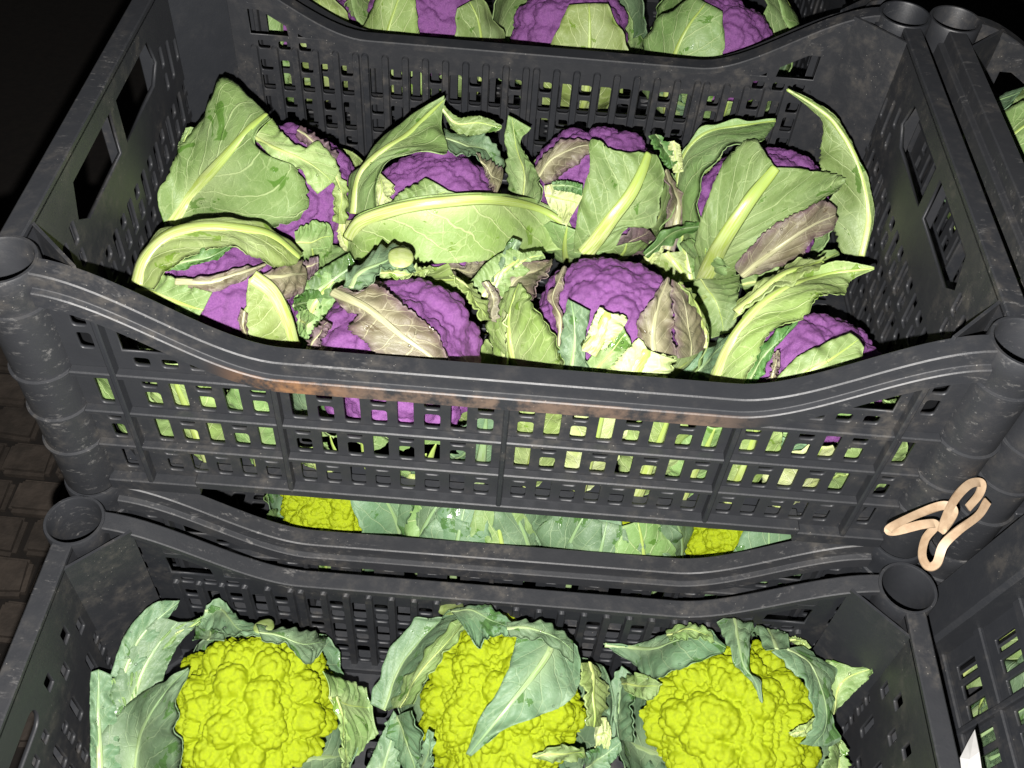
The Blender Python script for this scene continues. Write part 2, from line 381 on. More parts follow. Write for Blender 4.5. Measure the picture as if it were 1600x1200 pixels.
# corner post: hollow tube with bands
def post_mesh():
    pr = [(.0180, 0), (.0185, .002), (.0186, .046)]
    for z in (.0470, .0820, .1180, .172):
        pr += [(.0187, z-.0016), (.0204, z-.0008), (.0204, z+.0008), (.0187, z+.0014)]
    pr += [(.0195, H-.0145), (.0200, H-.012), (.0200, H-.001), (.0194, H+.0002), (.0178, H+.0002), (.0171, H-.001), (.0168, H-.03), (.0158, .015), (.0001, .015)]
    n = 36; V = []; F = []
    for r, z in pr:
        for k in range(n): t = 2*math.pi*k/n; V.append((r*math.cos(t), r*math.sin(t), z))
    for i in range(len(pr)-1):
        for k in range(n): k2 = (k+1) % n; F.append((i*n+k, i*n+k2, (i+1)*n+k2, (i+1)*n+k))
    me = mesh('post', V, F, True)
    try: me.set_sharp_from_angle(angle=math.radians(35))
    except Exception: pass
    me.materials.append(PLASTIC_WORN); return me
POST = post_mesh()
def square_post():
    me = boxv(-.0185, .0185, -.0185, .0185, 0, H, .003); me.materials.append(PLASTIC); return me
SQPOST = square_post()
def corner_panel():
    V = []; a = np.array([XI+.001, .1335]); b = np.array([.2415, YI+.001]); d = np.array([.707, .707])*.002
    for z in (.004, H-.0035):
        for p in (a, b, b+d, a+d): V.append((p[0], p[1], z))
    me = mesh('corner_panel', V, [(0, 1, 2, 3), (7, 6, 5, 4), (0, 4, 5, 1), (1, 5, 6, 2), (2, 6, 7, 3), (3, 7, 4, 0)]); me.materials.append(PLASTIC); return me
CPAN = corner_panel()
# flange round the foot
def flange():
    bm = bmesh.new()
    def add(*a):
        t = boxv(*a); bm.from_mesh(t); bpy.data.meshes.remove(t)
    for s in (-1, 1):
        y = sorted((s*.1640, s*.1815))
        add(-.264, -.203, *y, 0, .011); add(.203, .264, *y, 0, .011); add(-.205, .205, *y, .0075, .0150)
        x = sorted((s*.274, s*.288)); add(*x, -.155, .155, 0, .012)
    me = bpy.data.meshes.new('flange'); bm.to_mesh(me); bm.free(); me.materials.append(PLASTIC); return me
FLANGE = flange()
# ribs (local to the wall; outward is +y of the long wall, +x of the short wall)
def M_(me): me.materials.append(PLASTIC); return me
LRIB = [M_(boxv(-.262, .262, TH/2-.0005, .0075, .0800, .0840)), M_(boxv(-.262, .262, TH/2-.0005, .0075, .0450, .0490)),
        M_(boxv(-.262, -.128, TH/2-.0005, .0075, .1160, .1205)), M_(boxv(.128, .262, TH/2-.0005, .0075, .1160, .1205))]
VRIB = [(x, M_(boxv(x-.0018, x+.0018, TH/2-.0006, .0088, .010, top(x)-.019))) for x in (-.235, -.140, 0, .140, .235)]
def pill(wd, z0, z1, th):
    pl = [(-wd/2, z0), (wd/2, z0)] + [(wd/2*math.cos(t), z1-wd/2+wd/2*math.sin(t)) for t in np.linspace(0, math.pi, 7)]
    V = [(a, 0, b) for a, b in pl] + [(a*.75, -th, min(b, z1-.001)) for a, b in pl]; n = len(pl)
    F = [tuple(range(n, 2*n))] + [(k, (k+1) % n, n+(k+1) % n, n+k) for k in range(n)]
    me = mesh('bar', V, F); me.materials.append(PLASTIC); return me
BAR = pill(.0060, .012, .1275, .0028)
SRIB = {1: [M_(boxv(TH/2-.0005, .0095, -.153, .153, z-.002, z+.002)) for z in (.049, .087, .125)] + [M_(boxv(TH/2-.0006, .0105, y-.0018, y+.0018, .01, .185)) for y in (-.088, 0, .088)],
        2: [M_(boxv(TH/2-.0005, .0095, -.153, .153, z-.002, z+.002)) for z in (.049, .087, .125)],
        3: [M_(boxv(TH/2-.0005, .0050, -.153, .153, z-.004, z+.004, .001)) for z in (.042, .0855, .1295)] + [M_(boxv(TH/2-.0006, .0058, y-.0022, y+.0022, .004, .185)) for y in (-.0955, -.0320, .0320, .0955)]}
SBAR = pill(.0072, .012, .126, .002)
def copy_turn(me):
    m = me.copy(); 
    for v in m.vertices: v.co = Vector((-v.co.y, v.co.x, v.co.z))     # wall's inner face for the short side (inward = +... )
    return m
def crate(label, loc, kind=1, rz=0, dusty=False, detail=(), group='black plastic crates stacked side by side'):
    root = put('crate', None, None, None, loc); root.rotation_euler = (0, 0, rz)
    tag(root, label, 'crate', group)
    for s in (-1, 1):
        wl = put('long_wall', LONG, None, root, (0, s*(YI+WO+TH/2), 0)); wl.rotation_euler = (0, 0, 0 if s > 0 else math.pi)
        if 'ribs' in detail:
            for me in LRIB: put('rib', me, None, wl)
            for x, me in VRIB: put('rib', me, None, wl)
        if s > 0 and 'bars' in detail:
            for x in [.00425+.0165*k for k in range(9)]+[.14375+.0165*k for k in range(6)]:
                for q in (-1, 1): put('bar', BAR, None, wl, (q*x, -TH/2, 0))
        ws = put('short_wall', SHORT[kind], None, root, (s*(XI+TH/2), 0, 0)); ws.rotation_euler = (0, 0, 0 if s > 0 else math.pi)
        if 'ribs' in detail:
            for me in SRIB[kind]: put('rib', me, None, ws)
    put('rim', RIMD if dusty else RIM, None, root)
    put('base', BASE, None, root); put('foot_flange', FLANGE, None, root)
    for sx in (-1, 1):
        for sy in (-1, 1):
            put('corner_post', SQPOST if kind == 3 else POST, None, root, (sx*PX, sy*PY, 0))
            o = put('corner_panel', CPAN, None, root); o.scale = (sx, sy, 1)
    return root
D_ = ('ribs', 'bars')
A = crate('black plastic crate full of purple cauliflowers, in the middle of the picture', (0, 0, -.2), 1, 0, True, D_)
B = crate('black plastic crate of lime heads directly under the purple cauliflower crate', (0, 0, -.401), 1, 0, False, ('ribs',))
Cc = crate('black plastic crate with three lime green heads at the bottom front', (-.002, -.379, -.401), 2, -.004, False, D_)
Dd = crate('black plastic crate at the upper right, beside the full purple one', (.601, .004, -.202), 1, .004, False, D_)
Ee = crate('black plastic crate with wide grid side at the lower right edge', (.598, -.374, -.31), 3, 0, False, ('ribs',))
Ff = crate('black plastic crate of purple heads behind the middle crate', (.004, .382, -.222), 1, 0, False, ('ribs',))
for nm, x, y, z0, dz, n in (('middle crate', 0, 0, -.602, .201, 2), ('front crate of lime heads', -.002, -.379, -.602, .201, 2), ('upper right crate', .601, .004, -.403, .201, 3),
                   ('lower right crate', .640, -.374, -.632, .174, 2), ('crate behind the middle one', .004, .382, -.417, .195, 3)):
    for k in range(n):
        crate('%s plastic crate in the stack under the %s' % (['third', 'second', 'lowest'][3-n+k], nm), (x, y, max(z0-dz*k, GZ+.001)), 1, group='crates hidden in the lower stacks')

# ------------------------------------------------------------------ curds
def curd_mesh(name, seed, sub, n1, n2, n3, a1, a2, a3, flat=.92, zcut=-.6):
    rg = np.random.default_rng(seed)
    bm = bmesh.new(); bmesh.ops.create_icosphere(bm, subdivisions=sub, radius=1)
    if zcut > -1: bmesh.ops.delete(bm, geom=[v for v in bm.verts if v.co.z < zcut], context='VERTS')
    me = bpy.data.meshes.new(name); bm.to_mesh(me); bm.free()
    n = len(me.vertices); co = np.empty(n*3); me.vertices.foreach_get('co', co); co = co.reshape(-1, 3)
    def seeds(k, j):
        i = np.arange(k)+.5; z = 1-2*i/k; t = math.pi*(1+5**.5)*i
        p = np.stack([np.sqrt(1-z*z)*np.cos(t), np.sqrt(1-z*z)*np.sin(t), z], 1)
        p += rg.normal(size=p.shape)*j/math.sqrt(k); return p/np.linalg.norm(p, axis=1)[:, None]
    rad = np.ones(n)
    warp = co.copy()
    for k, a, j in ((n1, a1, .75), (n2, a2, .7), (n3, a3, .7)):
        sd = seeds(k, j); kd = KDTree(k); sz = rg.uniform(.75, 1.15, k)
        for i, p in enumerate(sd): kd.insert(p, i)
        kd.balance(); R = 1.88/math.sqrt(k)
        d = np.empty(n); ix = np.empty(n, int)
        for i in range(n):
            _, q, dd = kd.find(warp[i]); d[i] = dd; ix[i] = q
        prof = np.sqrt(np.clip(1-(d/R)**2, 0, 1))
        rad += a*(prof*sz[ix]-.5)
        # push the next level's lumps out from each lump's centre, so lumps nest in lumps
        warp = co + (co-sd[ix])*.25; warp /= np.linalg.norm(warp, axis=1)[:, None]
    low = 1+.06*np.sin(co[:, 0]*3+seed)*np.sin(co[:, 1]*2.7+seed*2)
    rl = rad*low; rl /= np.percentile(rl, 97)
    out = co*rl[:, None]; out[:, 2] *= flat
    me.vertices.foreach_set('co', out.ravel()); me.update()
    me.polygons.foreach_set('use_smooth', [True]*len(me.polygons))
    return me
PC = [curd_mesh('purple_curd', 3+k, 6, 60, 560, 4400, .100, .038, .016) for k in range(3)]
YC = [curd_mesh('lime_curd', 20+k, 7, 70, 620, 5600, .165, .052, .017, .96, -.2) for k in range(3)]
for m in PC: m.materials.append(PURPLE)
for m in YC: m.materials.append(YELLOW)

# ------------------------------------------------------------------ leaves
def resample(pts, n):
    p = np.array(pts, float)
    if len(p) == 2: p = np.array([p[0], (p[0]+p[1])/2, p[1]])
    q = np.vstack([2*p[0]-p[1], p, 2*p[-1]-p[-2]]); out = []
    for i in range(len(p)-1):
        a, b, c, d = q[i], q[i+1], q[i+2], q[i+3]
        for t in np.linspace(0, 1, 14, endpoint=False):
            out.append(.5*((2*b)+(c-a)*t+(2*a-5*b+4*c-d)*t*t+(3*b-a-3*c+d)*t**3))
    out.append(p[-1]); out = np.array(out)
    s = np.r_[0, np.cumsum(np.linalg.norm(np.diff(out, axis=0), axis=1))]
    t = np.linspace(0, s[-1], n); return np.stack([np.interp(t, s, out[:, k]) for k in range(3)], 1)
LRND = np.random.default_rng(11)
def leaf(root, L, M, R, mat='sage', rib=.004, teeth=.35, wave=.0014, bulge=.10, n=60, m=8, face=None, box=None, cut=False, th=.0009, drops=0):
    """blade lofted from left edge, midrib and right edge (world points, base to tip) + its midrib as a sub-part"""
    L, M, R = (resample(a, n) for a in (L, M, R)); c0 = np.array(root.location)
    ts = np.linspace(-1, 1, 2*m+1); G = np.empty((n, 2*m+1, 3))
    T = np.gradient(M, axis=0); Wd = R-L; Nn = np.cross(T, Wd); Nn /= np.linalg.norm(Nn, axis=1)[:, None]+1e-12
    ref = (CAM-M) if face is None else (M-np.array(face))
    if (Nn*ref).sum() < 0: Nn = -Nn
    # smooth the normals
    for _ in range(8): Nn[1:-1] = (Nn[:-2]+2*Nn[1:-1]+Nn[2:])/4
    Nn /= np.linalg.norm(Nn, axis=1)[:, None]+1e-12
    wl = np.linalg.norm(L-M, axis=1); wr = np.linalg.norm(R-M, axis=1)
    ln = np.r_[0, np.cumsum(np.linalg.norm(np.diff(M, axis=0), axis=1))]
    ph = LRND.uniform(0, 6.28, 6); fq = LRND.uniform(.7, 1.3, 4)
    VN, VS = LRND.uniform(4.6, 7.6), LRND.uniform(1.4, 2.6)
    s = np.linspace(0, 1, n); env = np.clip(np.minimum(s*6, (1-s)*9), 0, 1)
    k1 = LRND.uniform(0, 1, n); tooth = (np.cumsum(LRND.uniform(.18, .55, n)) % 1)*(.4+1.1*k1)
    big = .5+.5*np.sin(s*25*fq[0]+ph[0])*np.sin(s*11*fq[1]+ph[1])
    for j, t in enumerate(ts):
        E_ = L if t < 0 else R; a = abs(t); wE = wl if t < 0 else wr
        aa = a
        if a > .99: aa = 1-teeth*(.15*tooth+.06*big)*env
        elif a > .85: aa = a-teeth*(.03*tooth+.05*big)*env
        aa = np.broadcast_to(aa, (n,))[:, None]
        P = M+(E_-M)*aa
        wv = wave*a*(np.sin(s*17*fq[2]+ph[2]+(2 if t > 0 else 0))+.6*np.sin(s*31*fq[3]+ph[3]+t*3))+.6*wave*np.sin(s*9+ph[4]+t*4)+.0009*a**3*np.sin(s*48*fq[1]+ph[5]+t)
        P = P+Nn*((wv*env)+bulge*wE*4*a*(1-a)*.5)[:, None]
        P = P+Nn*(.0011*np.cos(6.283*(s*VN-VS*a**.85+(.43 if t > 0 else 0)))*a*(1-a)*3*env*np.clip(wE/.02, 0, 1))[:, None]
        G[:, j] = P
    if box is not None:
        G[..., 0] = np.clip(G[..., 0], box[0]+.0012, box[1]-.0012); G[..., 1] = np.clip(G[..., 1], box[2]+.0012, box[3]-.0012); G[..., 2] = np.maximum(G[..., 2], box[4])
    # per vertex normals
    du = np.gradient(G, axis=0); dv = np.gradient(G, axis=1); NN = np.cross(du, dv); NN /= np.linalg.norm(NN, axis=2)[..., None]+1e-12
    if (NN.mean((0, 1))*Nn.mean(0)).sum() < 0: NN = -NN
    K = 2*m+1; top_ = G.reshape(-1, 3)-c0; bot = (G-NN*th).reshape(-1, 3)-c0
    V = np.vstack([top_, bot]); F = []; q = n*K
    for i in range(n-1):
        for j in range(K-1):
            a = i*K+j; F.append((a, a+1, a+K+1, a+K)); F.append((q+a, q+a+K, q+a+K+1, q+a+1))
    for i in range(n-1):
        for j in (0, K-1): a = i*K+j; F.append((a, a+K, q+a+K, q+a))
    for j in range(K-1):
        for i in (0, n-1): a = i*K+j; F.append((a, a+1, q+a+1, q+a))
    me = mesh('leaf', V, F, True)
    U = np.stack(np.meshgrid(np.linspace(0, 1, n), (ts+1)/2, indexing='ij')[::-1], -1).reshape(-1, 2)
    of = LRND.uniform(0, 5, 2)
    Mt = np.empty((n, K, 2)); 
    for j, t in enumerate(ts): Mt[:, j, 0] = t*(wl if t < 0 else wr)+of[0]; Mt[:, j, 1] = ln+of[1]
    Mt = Mt.reshape(-1, 2); vi = np.empty(len(me.loops), int); me.loops.foreach_get('vertex_index', vi); vi = vi % q
    u1 = me.uv_layers.new(name='uv'); u1.data.foreach_set('uv', U[vi].ravel().astype(np.float32))
    u2 = me.uv_layers.new(name='metric'); u2.data.foreach_set('uv', Mt[vi].ravel().astype(np.float32))
    u3 = me.uv_layers.new(name='veins'); u3.data.foreach_set('uv', np.tile(np.array([VN, VS], np.float32), len(vi)))
    lf = put('leaf', me, LEAF[mat], root)
    if drops:
        bm = bmesh.new()
        for _ in range(drops):
            i, j = LRND.integers(3, n-3), LRND.integers(1, K-1); rd = LRND.uniform(.0004, .0011)
            q = Vector(G[i, j]-c0+NN[i, j]*rd*.25); bmesh.ops.create_icosphere(bm, subdivisions=2, radius=rd, matrix=Matrix.Translation(q))
        dm = bpy.data.meshes.new('droplets'); bm.to_mesh(dm); bm.free(); dm.polygons.foreach_set('use_smooth', [True]*len(dm.polygons))
        put('water_droplets', dm, WATER, lf)['kind'] = 'stuff'
    if rib > 0:
        MM = G[:, m]; r = rib*(np.clip(1-s, 0, 1)**.75*(.55 if cut else 1)+(.45 if cut else .10)); ns = 8
        side = np.cross(T, Nn); side /= np.linalg.norm(side, axis=1)[:, None]+1e-12; V = []; F = []
        for i in range(n):
            for k in range(ns):
                t = 2*math.pi*k/ns; V.append(MM[i]-c0+Nn[i]*(r[i]*.42*math.sin(t)+r[i]*.06)+side[i]*r[i]*math.cos(t))
        if box is not None:
            V = np.array(V)+c0; V[:, 0] = np.clip(V[:, 0], box[0], box[1]); V[:, 1] = np.clip(V[:, 1], box[2], box[3]); V = V-c0
        for i in range(n-1):
            for k in range(ns): k2 = (k+1) % ns; F.append((i*ns+k, i*ns+k2, (i+1)*ns+k2, (i+1)*ns+k))
        F.append(tuple(range(ns))[::-1]); F.append(tuple((n-1)*ns+k for k in range(ns)))
        mr = mesh('midrib', V, F, True); ul = mr.uv_layers.new(name='uv'); vi = np.empty(len(mr.loops), int); mr.loops.foreach_get('vertex_index', vi)
        ul.data.foreach_set('uv', np.stack([(vi % ns)/ns, (vi//ns)/(n-1)], 1).ravel().astype(np.float32))
        put('midrib', mr, RIBB if mat in ('blue', 'deep') else RIBP if mat in ('brown', 'plum') else RIB, lf)
    return lf

class Head:
    def __init__(self, label, c, r, curd, box, group, spin=0, tilt=(0, 0)):
        self.c = np.array(c); self.r = r; self.box = box
        self.root = put('cauliflower', None, None, None, (c[0], c[1], box[4])); tag(self.root, label, 'cauliflower', group)
        o = put('curd', curd, None, self.root, (0, 0, c[2]-box[4])); o.scale = (r*.97, r*.955, r*.97); o.rotation_euler = (tilt[0], tilt[1], spin)
    def pt(self, p):
        x, y = p[0], p[1]; off = p[2] if len(p) > 2 else 8
        return on(x, y, self.c, self.r+off*.001)
    def leaf(self, L, M, R, mat='sage', off=None, **kw):
        def f(a):
            return [self.pt(p if len(p) > 2 or off is None else (p[0], p[1], off)) for p in a]
        if M is None:
            k = max(len(L), len(R)); l = resample([(*p[:2], p[2] if len(p) > 2 else off) for p in L], k+2); r = resample([(*p[:2], p[2] if len(p) > 2 else off) for p in R], k+2)
            M = [tuple(q) for q in (l+r)/2]
        return leaf(self.root, f(L), f(M), f(R), mat, box=self.box, drops=6, **kw)
    def wrap(self, az, p0=150, p1=70, wid=40, off=8, flare=0, mat='sage', rib=.004, **kw):
        """an outer leaf from under the head up along its side"""
        L, M, R = [], [], []
        for i in range(9):
            t = i/8; pol = math.radians(p0+(p1-p0)*t); rr = self.r+.001*(off+flare*t*t)
            hw = math.radians(wid)*(.12+.88*math.sin(math.pi*(.14+.80*t))**.8)
            for lst, d in ((L, -hw), (M, 0), (R, hw)):
                a = az+d/max(.5, math.sin(pol)); q = pol+abs(d)*.15
                lst.append(self.c+rr*np.array([math.sin(q)*math.cos(a), math.sin(q)*math.sin(a), math.cos(q)]))
        return leaf(self.root, L, M, R, mat, rib=rib, face=self.c, box=self.box, n=36, m=6, **kw)
    def stub(self, pts, mat=None, th=.004):
        """a cut piece of stem: outline polygon extruded"""
        P = [self.pt(p) for p in pts]; P = [q for i in range(len(P)) for q in (P[i]*.75+P[(i+1) % len(P)]*.25, P[i]*.25+P[(i+1) % len(P)]*.75)]; P = [q for i in range(len(P)) for q in (P[i]*.75+P[(i+1) % len(P)]*.25, P[i]*.25+P[(i+1) % len(P)]*.75)]; c = sum(P)/len(P); d = (CAM-c)/np.linalg.norm(CAM-c); c0 = np.array(self.root.location)
        n = len(P); V = [p-c0+d*.0 for p in P]+[c+(p-c)*.86-c0+d*th*.8 for p in P]+[p-c0-d*th*1.5 for p in P]+[c-c0+d*th]
        F = [(i, (i+1) % n, n+(i+1) % n, n+i) for i in range(n)]+[(n+i, n+(i+1) % n, 3*n) for i in range(n)]+[(i, 2*n+i, 2*n+(i+1) % n, (i+1) % n) for i in range(n)]
        return put('cut_stem', mesh('cut_stem', V, F, True), mat or CUT, self.root)
#CONTENTS
S.cycles.max_bounces = 5; S.cycles.diffuse_bounces = 2; S.cycles.glossy_bounces = 2; S.cycles.transmission_bounces = 3
S.cycles.caustics_reflective = False; S.cycles.caustics_refractive = False

# ------------------------------------------------------------------ purple cauliflowers in the middle crate
BA = (-.2740, .2740, -.1690, .1690, -.1915)
GA = 'purple cauliflowers in the middle crate'
def HA(label, px, py, z, r, k, spin=0): return Head(label, at(px, py, z), r, PC[k], BA, GA, spin, (-.25, .1))
h1 = HA('purple cauliflower at the front left, curled inside an arching pale rib', 352, 478, -.128, .054, 0, 1)
h2 = HA('purple cauliflower with a grey-brown leaf lying across its wide bare curd', 620, 562, -.129, .0635, 1, 2)
h3 = HA('purple cauliflower with a round domed curd above white cut leaf bases', 948, 512, -.122, .056, 2, 3)
h4 = HA('purple cauliflower at the front right under a long serrated leaf', 1262, 592, -.128, .054, 0, 4)
h5 = HA('purple cauliflower at the back left behind the tallest flat leaf', 462, 300, -.122, .055, 1, 5)
h6 = HA('purple cauliflower at the back above the long horizontal leaf', 682, 335, -.122, .056, 2, 6)
h7 = HA('purple cauliflower at the back centre with a thick pale slanting rib', 932, 292, -.118, .055, 0, 7)
h8 = HA('purple cauliflower at the back right with a broad rib and tall curved leaf', 1188, 325, -.120, .056, 1, 8)
rr = random.Random(3)
for h in (h1, h2, h3, h4, h5, h6, h7, h8):
    for k in range(6):
        h.wrap(k*1.047+rr.uniform(-.25, .25), 158, rr.uniform(82, 104), rr.uniform(30, 40), rr.uniform(5, 11), rr.uniform(0, 6), rr.choice(['sage', 'pale', 'sage', 'pale', 'blue']), rib=.0045)
for h in (h1, h2, h3, h4):
    for a in (-1.2, -1.75, -2.3, -.7):
        h.wrap(a+rr.uniform(-.15, .15), 140, rr.uniform(88, 100), rr.uniform(20, 30), rr.uniform(7, 14), 10, rr.choice(['sage', 'pale', 'blue', 'pale']), rib=.005)
def front(h, x0, x1, z1, hw, mat):
    w0 = [(x0+(x1-x0)*t, -.161-.007*math.sin(1.6*t), -.190+(z1+.190)*t) for t in (0, .25, .5, .75, 1)]
    pr = (.35, .8, 1, .85, .3)
    leaf(h.root, [(x-hw*p, y+.006*p, z) for (x, y, z), p in zip(w0, pr)], w0, [(x+hw*p, y+.006*p, z) for (x, y, z), p in zip(w0, pr)], mat, rib=.0045, box=BA, n=36, m=6)
for a in ((h1, -.235, -.245, -.085, .022, 'sage'), (h1, -.200, -.205, -.080, .024, 'pale'), (h1, -.165, -.160, -.090, .020, 'sage'), (h2, -.120, -.130, -.155, .022, 'pale'), (h2, -.06, -.05, -.150, .025, 'sage'), (h2, -.015, -.012, -.105, .018, 'blue'),
          (h3, .020, .022, -.075, .020, 'pale'), (h3, .055, .060, -.080, .022, 'white'), (h3, .095, .100, -.085, .022, 'pale'), (h3, .125, .130, -.100, .018, 'sage'), (h4, .160, .155, -.080, .022, 'pale'), (h4, .195, .200, -.110, .024, 'white'), (h4, .235, .240, -.090, .022, 'sage')): front(*a)
# --- back left
h5.leaf([(258, 356), (247, 312), (257, 268), (296, 208), (328, 152), (357, 121), (408, 168)], [(268, 352), (300, 305), (340, 255), (380, 212), (416, 178)],
        [(310, 354), (400, 358), (468, 343), (488, 303), (467, 264), (432, 249), (396, 229), (402, 205), (422, 184)], 'sage', 16, rib=.0055, cut=True, teeth=.25, wave=.002, n=80)
h5.leaf([(425, 185), (452, 217), (478, 230), (497, 218), (531, 263)], [(398, 214), (430, 232), (470, 247), (495, 262), (520, 285)], [(400, 220), (434, 254), (467, 266), (480, 285), (496, 303)], 'pale', 9, rib=.0015, n=50)
h5.leaf([(460, 362), (480, 350), (500, 345), (516, 352)], [(462, 380), (485, 378), (505, 372), (521, 368)], [(462, 412), (478, 424), (500, 425), (516, 400)], 'sage', 14, rib=.001)
h5.leaf([(470, 196), (500, 215), (530, 240)], [(465, 203), (495, 225), (525, 250)], [(462, 212), (490, 238), (520, 262)], 'plum', 6, rib=.001, teeth=.7)
h5.leaf([(528, 265), (545, 300), (540, 350)], [(524, 270), (533, 305), (530, 350)], [(520, 275), (522, 310), (520, 345)], 'pale', 6, rib=.001)
h5.leaf([(300, 250), (295, 225), (305, 200)], [(290, 255), (286, 228), (298, 198)], [(280, 258), (278, 232), (290, 200)], 'sage', -8, rib=.001)
# --- front left
h1.leaf([(208, 448), (212, 412), (240, 368), (290, 344), (350, 341), (420, 352), (474, 396)], [(214, 446), (226, 406), (262, 370), (310, 355), (360, 354), (420, 366), (468, 402)],
        [(240, 452), (262, 424), (300, 398), (348, 388), (392, 398), (430, 418), (464, 412)], 'pale', 14, rib=.0062, cut=True, wave=.001, n=80)
h1.leaf([(256, 412), (290, 398), (330, 388), (368, 380)], [(262, 417), (295, 408), (335, 398), (366, 383)], [(262, 424), (298, 416), (330, 408), (364, 386)], 'deep', 11, rib=.0012)
h1.leaf([(276, 434), (320, 432), (370, 420), (416, 411)], [(274, 440), (325, 440), (372, 428), (416, 413)], [(280, 446), (330, 457), (372, 442), (414, 416)], 'brown', 13, rib=.0022)
h1.leaf([(216, 446), (240, 432), (268, 430), (300, 446), (332, 456)], [(213, 455), (240, 460), (275, 472), (300, 480), (318, 484)], [(214, 470), (235, 488), (262, 502), (285, 510), (300, 512)], 'sage', 13, rib=.003)
h1.leaf([(388, 436), (384, 472), (377, 500), (384, 532), (396, 558), (412, 580)], [(394, 432), (424, 455), (446, 495), (458, 530), (464, 556), (463, 580)], [(398, 428), (430, 448), (455, 490), (467, 530), (471, 556), (470, 580)], 'pale', 13, rib=.0055, cut=True, wave=.001)
h1.leaf([(376, 482), (374, 510), (392, 545), (400, 570)], [(382, 486), (380, 512), (397, 545), (403, 570)], [(388, 490), (386, 515), (402, 545), (406, 570)], 'brown', 16, rib=.0006)
h1.leaf([(412, 428), (440, 415), (468, 406), (478, 420)], [(412, 432), (440, 432), (462, 428), (480, 428)], [(414, 438), (430, 455), (442, 470), (474, 458)], 'brown', 11, rib=.0016, teeth=.8)
h1.leaf([(472, 412), (485, 402), (497, 400)], [(474, 420), (486, 415), (498, 410)], [(478, 438), (488, 432), (496, 422)], 'plum', 6, rib=.001, teeth=.7)
h1.leaf([(462, 470), (475, 455), (498, 452)], [(458, 478), (480, 472), (508, 468)], [(462, 485), (485, 485), (512, 476)], 'deep', 2, rib=.001)
h1.leaf([(470, 480), (490, 490), (500, 508)], [(468, 500), (482, 510), (492, 524)], [(466, 520), (474, 530), (484, 540)], 'sage', 2, rib=.001)
h1.leaf([(440, 500), (462, 455), (500, 420)], [(470, 520), (495, 470), (528, 432)], [(500, 540), (528, 490), (560, 450)], 'sage', -8, rib=.003, teeth=.2)
h1.leaf([(480, 440), (510, 415), (545, 395)], [(490, 460), (522, 436), (556, 412)], [(505, 480), (538, 455), (568, 430)], 'deep', -12, rib=.002, teeth=.2)
# --- back, second
h6.leaf([(540, 330), (545, 292), (560, 258), (590, 222), (634, 185), (694, 149)], [(552, 334), (556, 296), (568, 265), (602, 232), (640, 205), (694, 156)],
        [(588, 334), (588, 285), (600, 251), (648, 239), (698, 236), (690, 195), (696, 153)], 'sage', 11, rib=.0045, teeth=.15, n=70)
h6.leaf([(688, 158), (714, 182), (750, 180), (784, 196)], [(686, 165), (712, 192), (748, 192), (784, 200)], [(690, 172), (710, 206), (734, 214), (780, 204)], 'sage', 7, rib=.0012, teeth=.8)
h6.leaf([(694, 200), (732, 212), (768, 214), (790, 258)], [(696, 216), (728, 226), (758, 236), (780, 270)], [(700, 232), (720, 246), (746, 242), (770, 285)], 'blue', 3, rib=.0016)
h6.leaf([(745, 238), (765, 250), (786, 262)], [(752, 252), (768, 272), (784, 285)], [(760, 268), (766, 290), (772, 308)], 'brown', 8, rib=.0012, teeth=.8)
h6.leaf([(584, 332), (585, 300), (586, 264)], [(594, 332), (596, 300), (596, 272)], [(604, 330), (612, 306), (616, 290)], 'white', 6, rib=.001)
h6.leaf([(596, 330), (625, 300), (660, 280), (668, 279)], [(620, 338), (650, 318), (680, 305), (700, 298)], [(650, 345), (680, 332), (710, 320), (735, 309)], 'sage', 12, rib=.001)
h6.leaf([(538, 372), (560, 336), (630, 312), (700, 303), (768, 301), (836, 312), (882, 338), (902, 376)], [(545, 372), (566, 346), (633, 324), (700, 315), (767, 312), (833, 323), (877, 347), (898, 378)],
        [(542, 398), (566, 408), (640, 410), (690, 412), (732, 411), (790, 402), (850, 394), (894, 388)], 'pale', 19, rib=.0050, cut=True, teeth=.1, wave=.0012, bulge=.05, n=90, m=10)
h6.leaf([(525, 350), (530, 380), (540, 400)], [(535, 345), (540, 375), (548, 400)], [(548, 345), (550, 370), (556, 398)], 'white', 10, rib=.003)
h6.leaf([(700, 410), (735, 412), (770, 396)], [(705, 420), (738, 425), (765, 410)], [(712, 432), (740, 440), (762, 425)], 'brown', 2, rib=.001)
# --- front, second
h2.leaf([(518, 462), (540, 486), (557, 490), (541, 514), (566, 533), (590, 562), (612, 590)], [(520, 456), (550, 470), (580, 486), (628, 525), (676, 560), (706, 596)],
        [(534, 446), (560, 456), (585, 440), (630, 474), (666, 502), (688, 527), (712, 596)], 'brown', 9, rib=.0030, teeth=.5, n=80)
h2.leaf([(536, 448), (548, 420), (576, 398), (612, 380), (640, 388)], [(548, 450), (560, 430), (590, 412), (615, 402), (640, 402)], [(562, 453), (583, 436), (606, 420), (630, 424), (650, 424)], 'blue', 16, rib=.002)
h2.leaf([(590, 420), (630, 420), (672, 414)], [(592, 426), (632, 428), (676, 420)], [(594, 432), (634, 434), (680, 424)], 'pale', 15, rib=.001)
h2.stub([(606, 392, 22), (622, 386, 22), (640, 388, 22), (648, 402, 22), (642, 416, 22), (622, 420, 22), (607, 412, 22)], CUTP, .002)
h6.leaf([(560, 400), (620, 412), (700, 415), (770, 408)], [(560, 422), (620, 432), (700, 438), (775, 432)], [(565, 448), (625, 455), (705, 465), (780, 462)], 'pale', -2, rib=.003, teeth=.2)
h3.leaf([(735, 440), (760, 410), (800, 385)], [(755, 465), (780, 430), (820, 398)], [(775, 490), (800, 450), (840, 412)], 'sage', -8, rib=.003, teeth=.2)
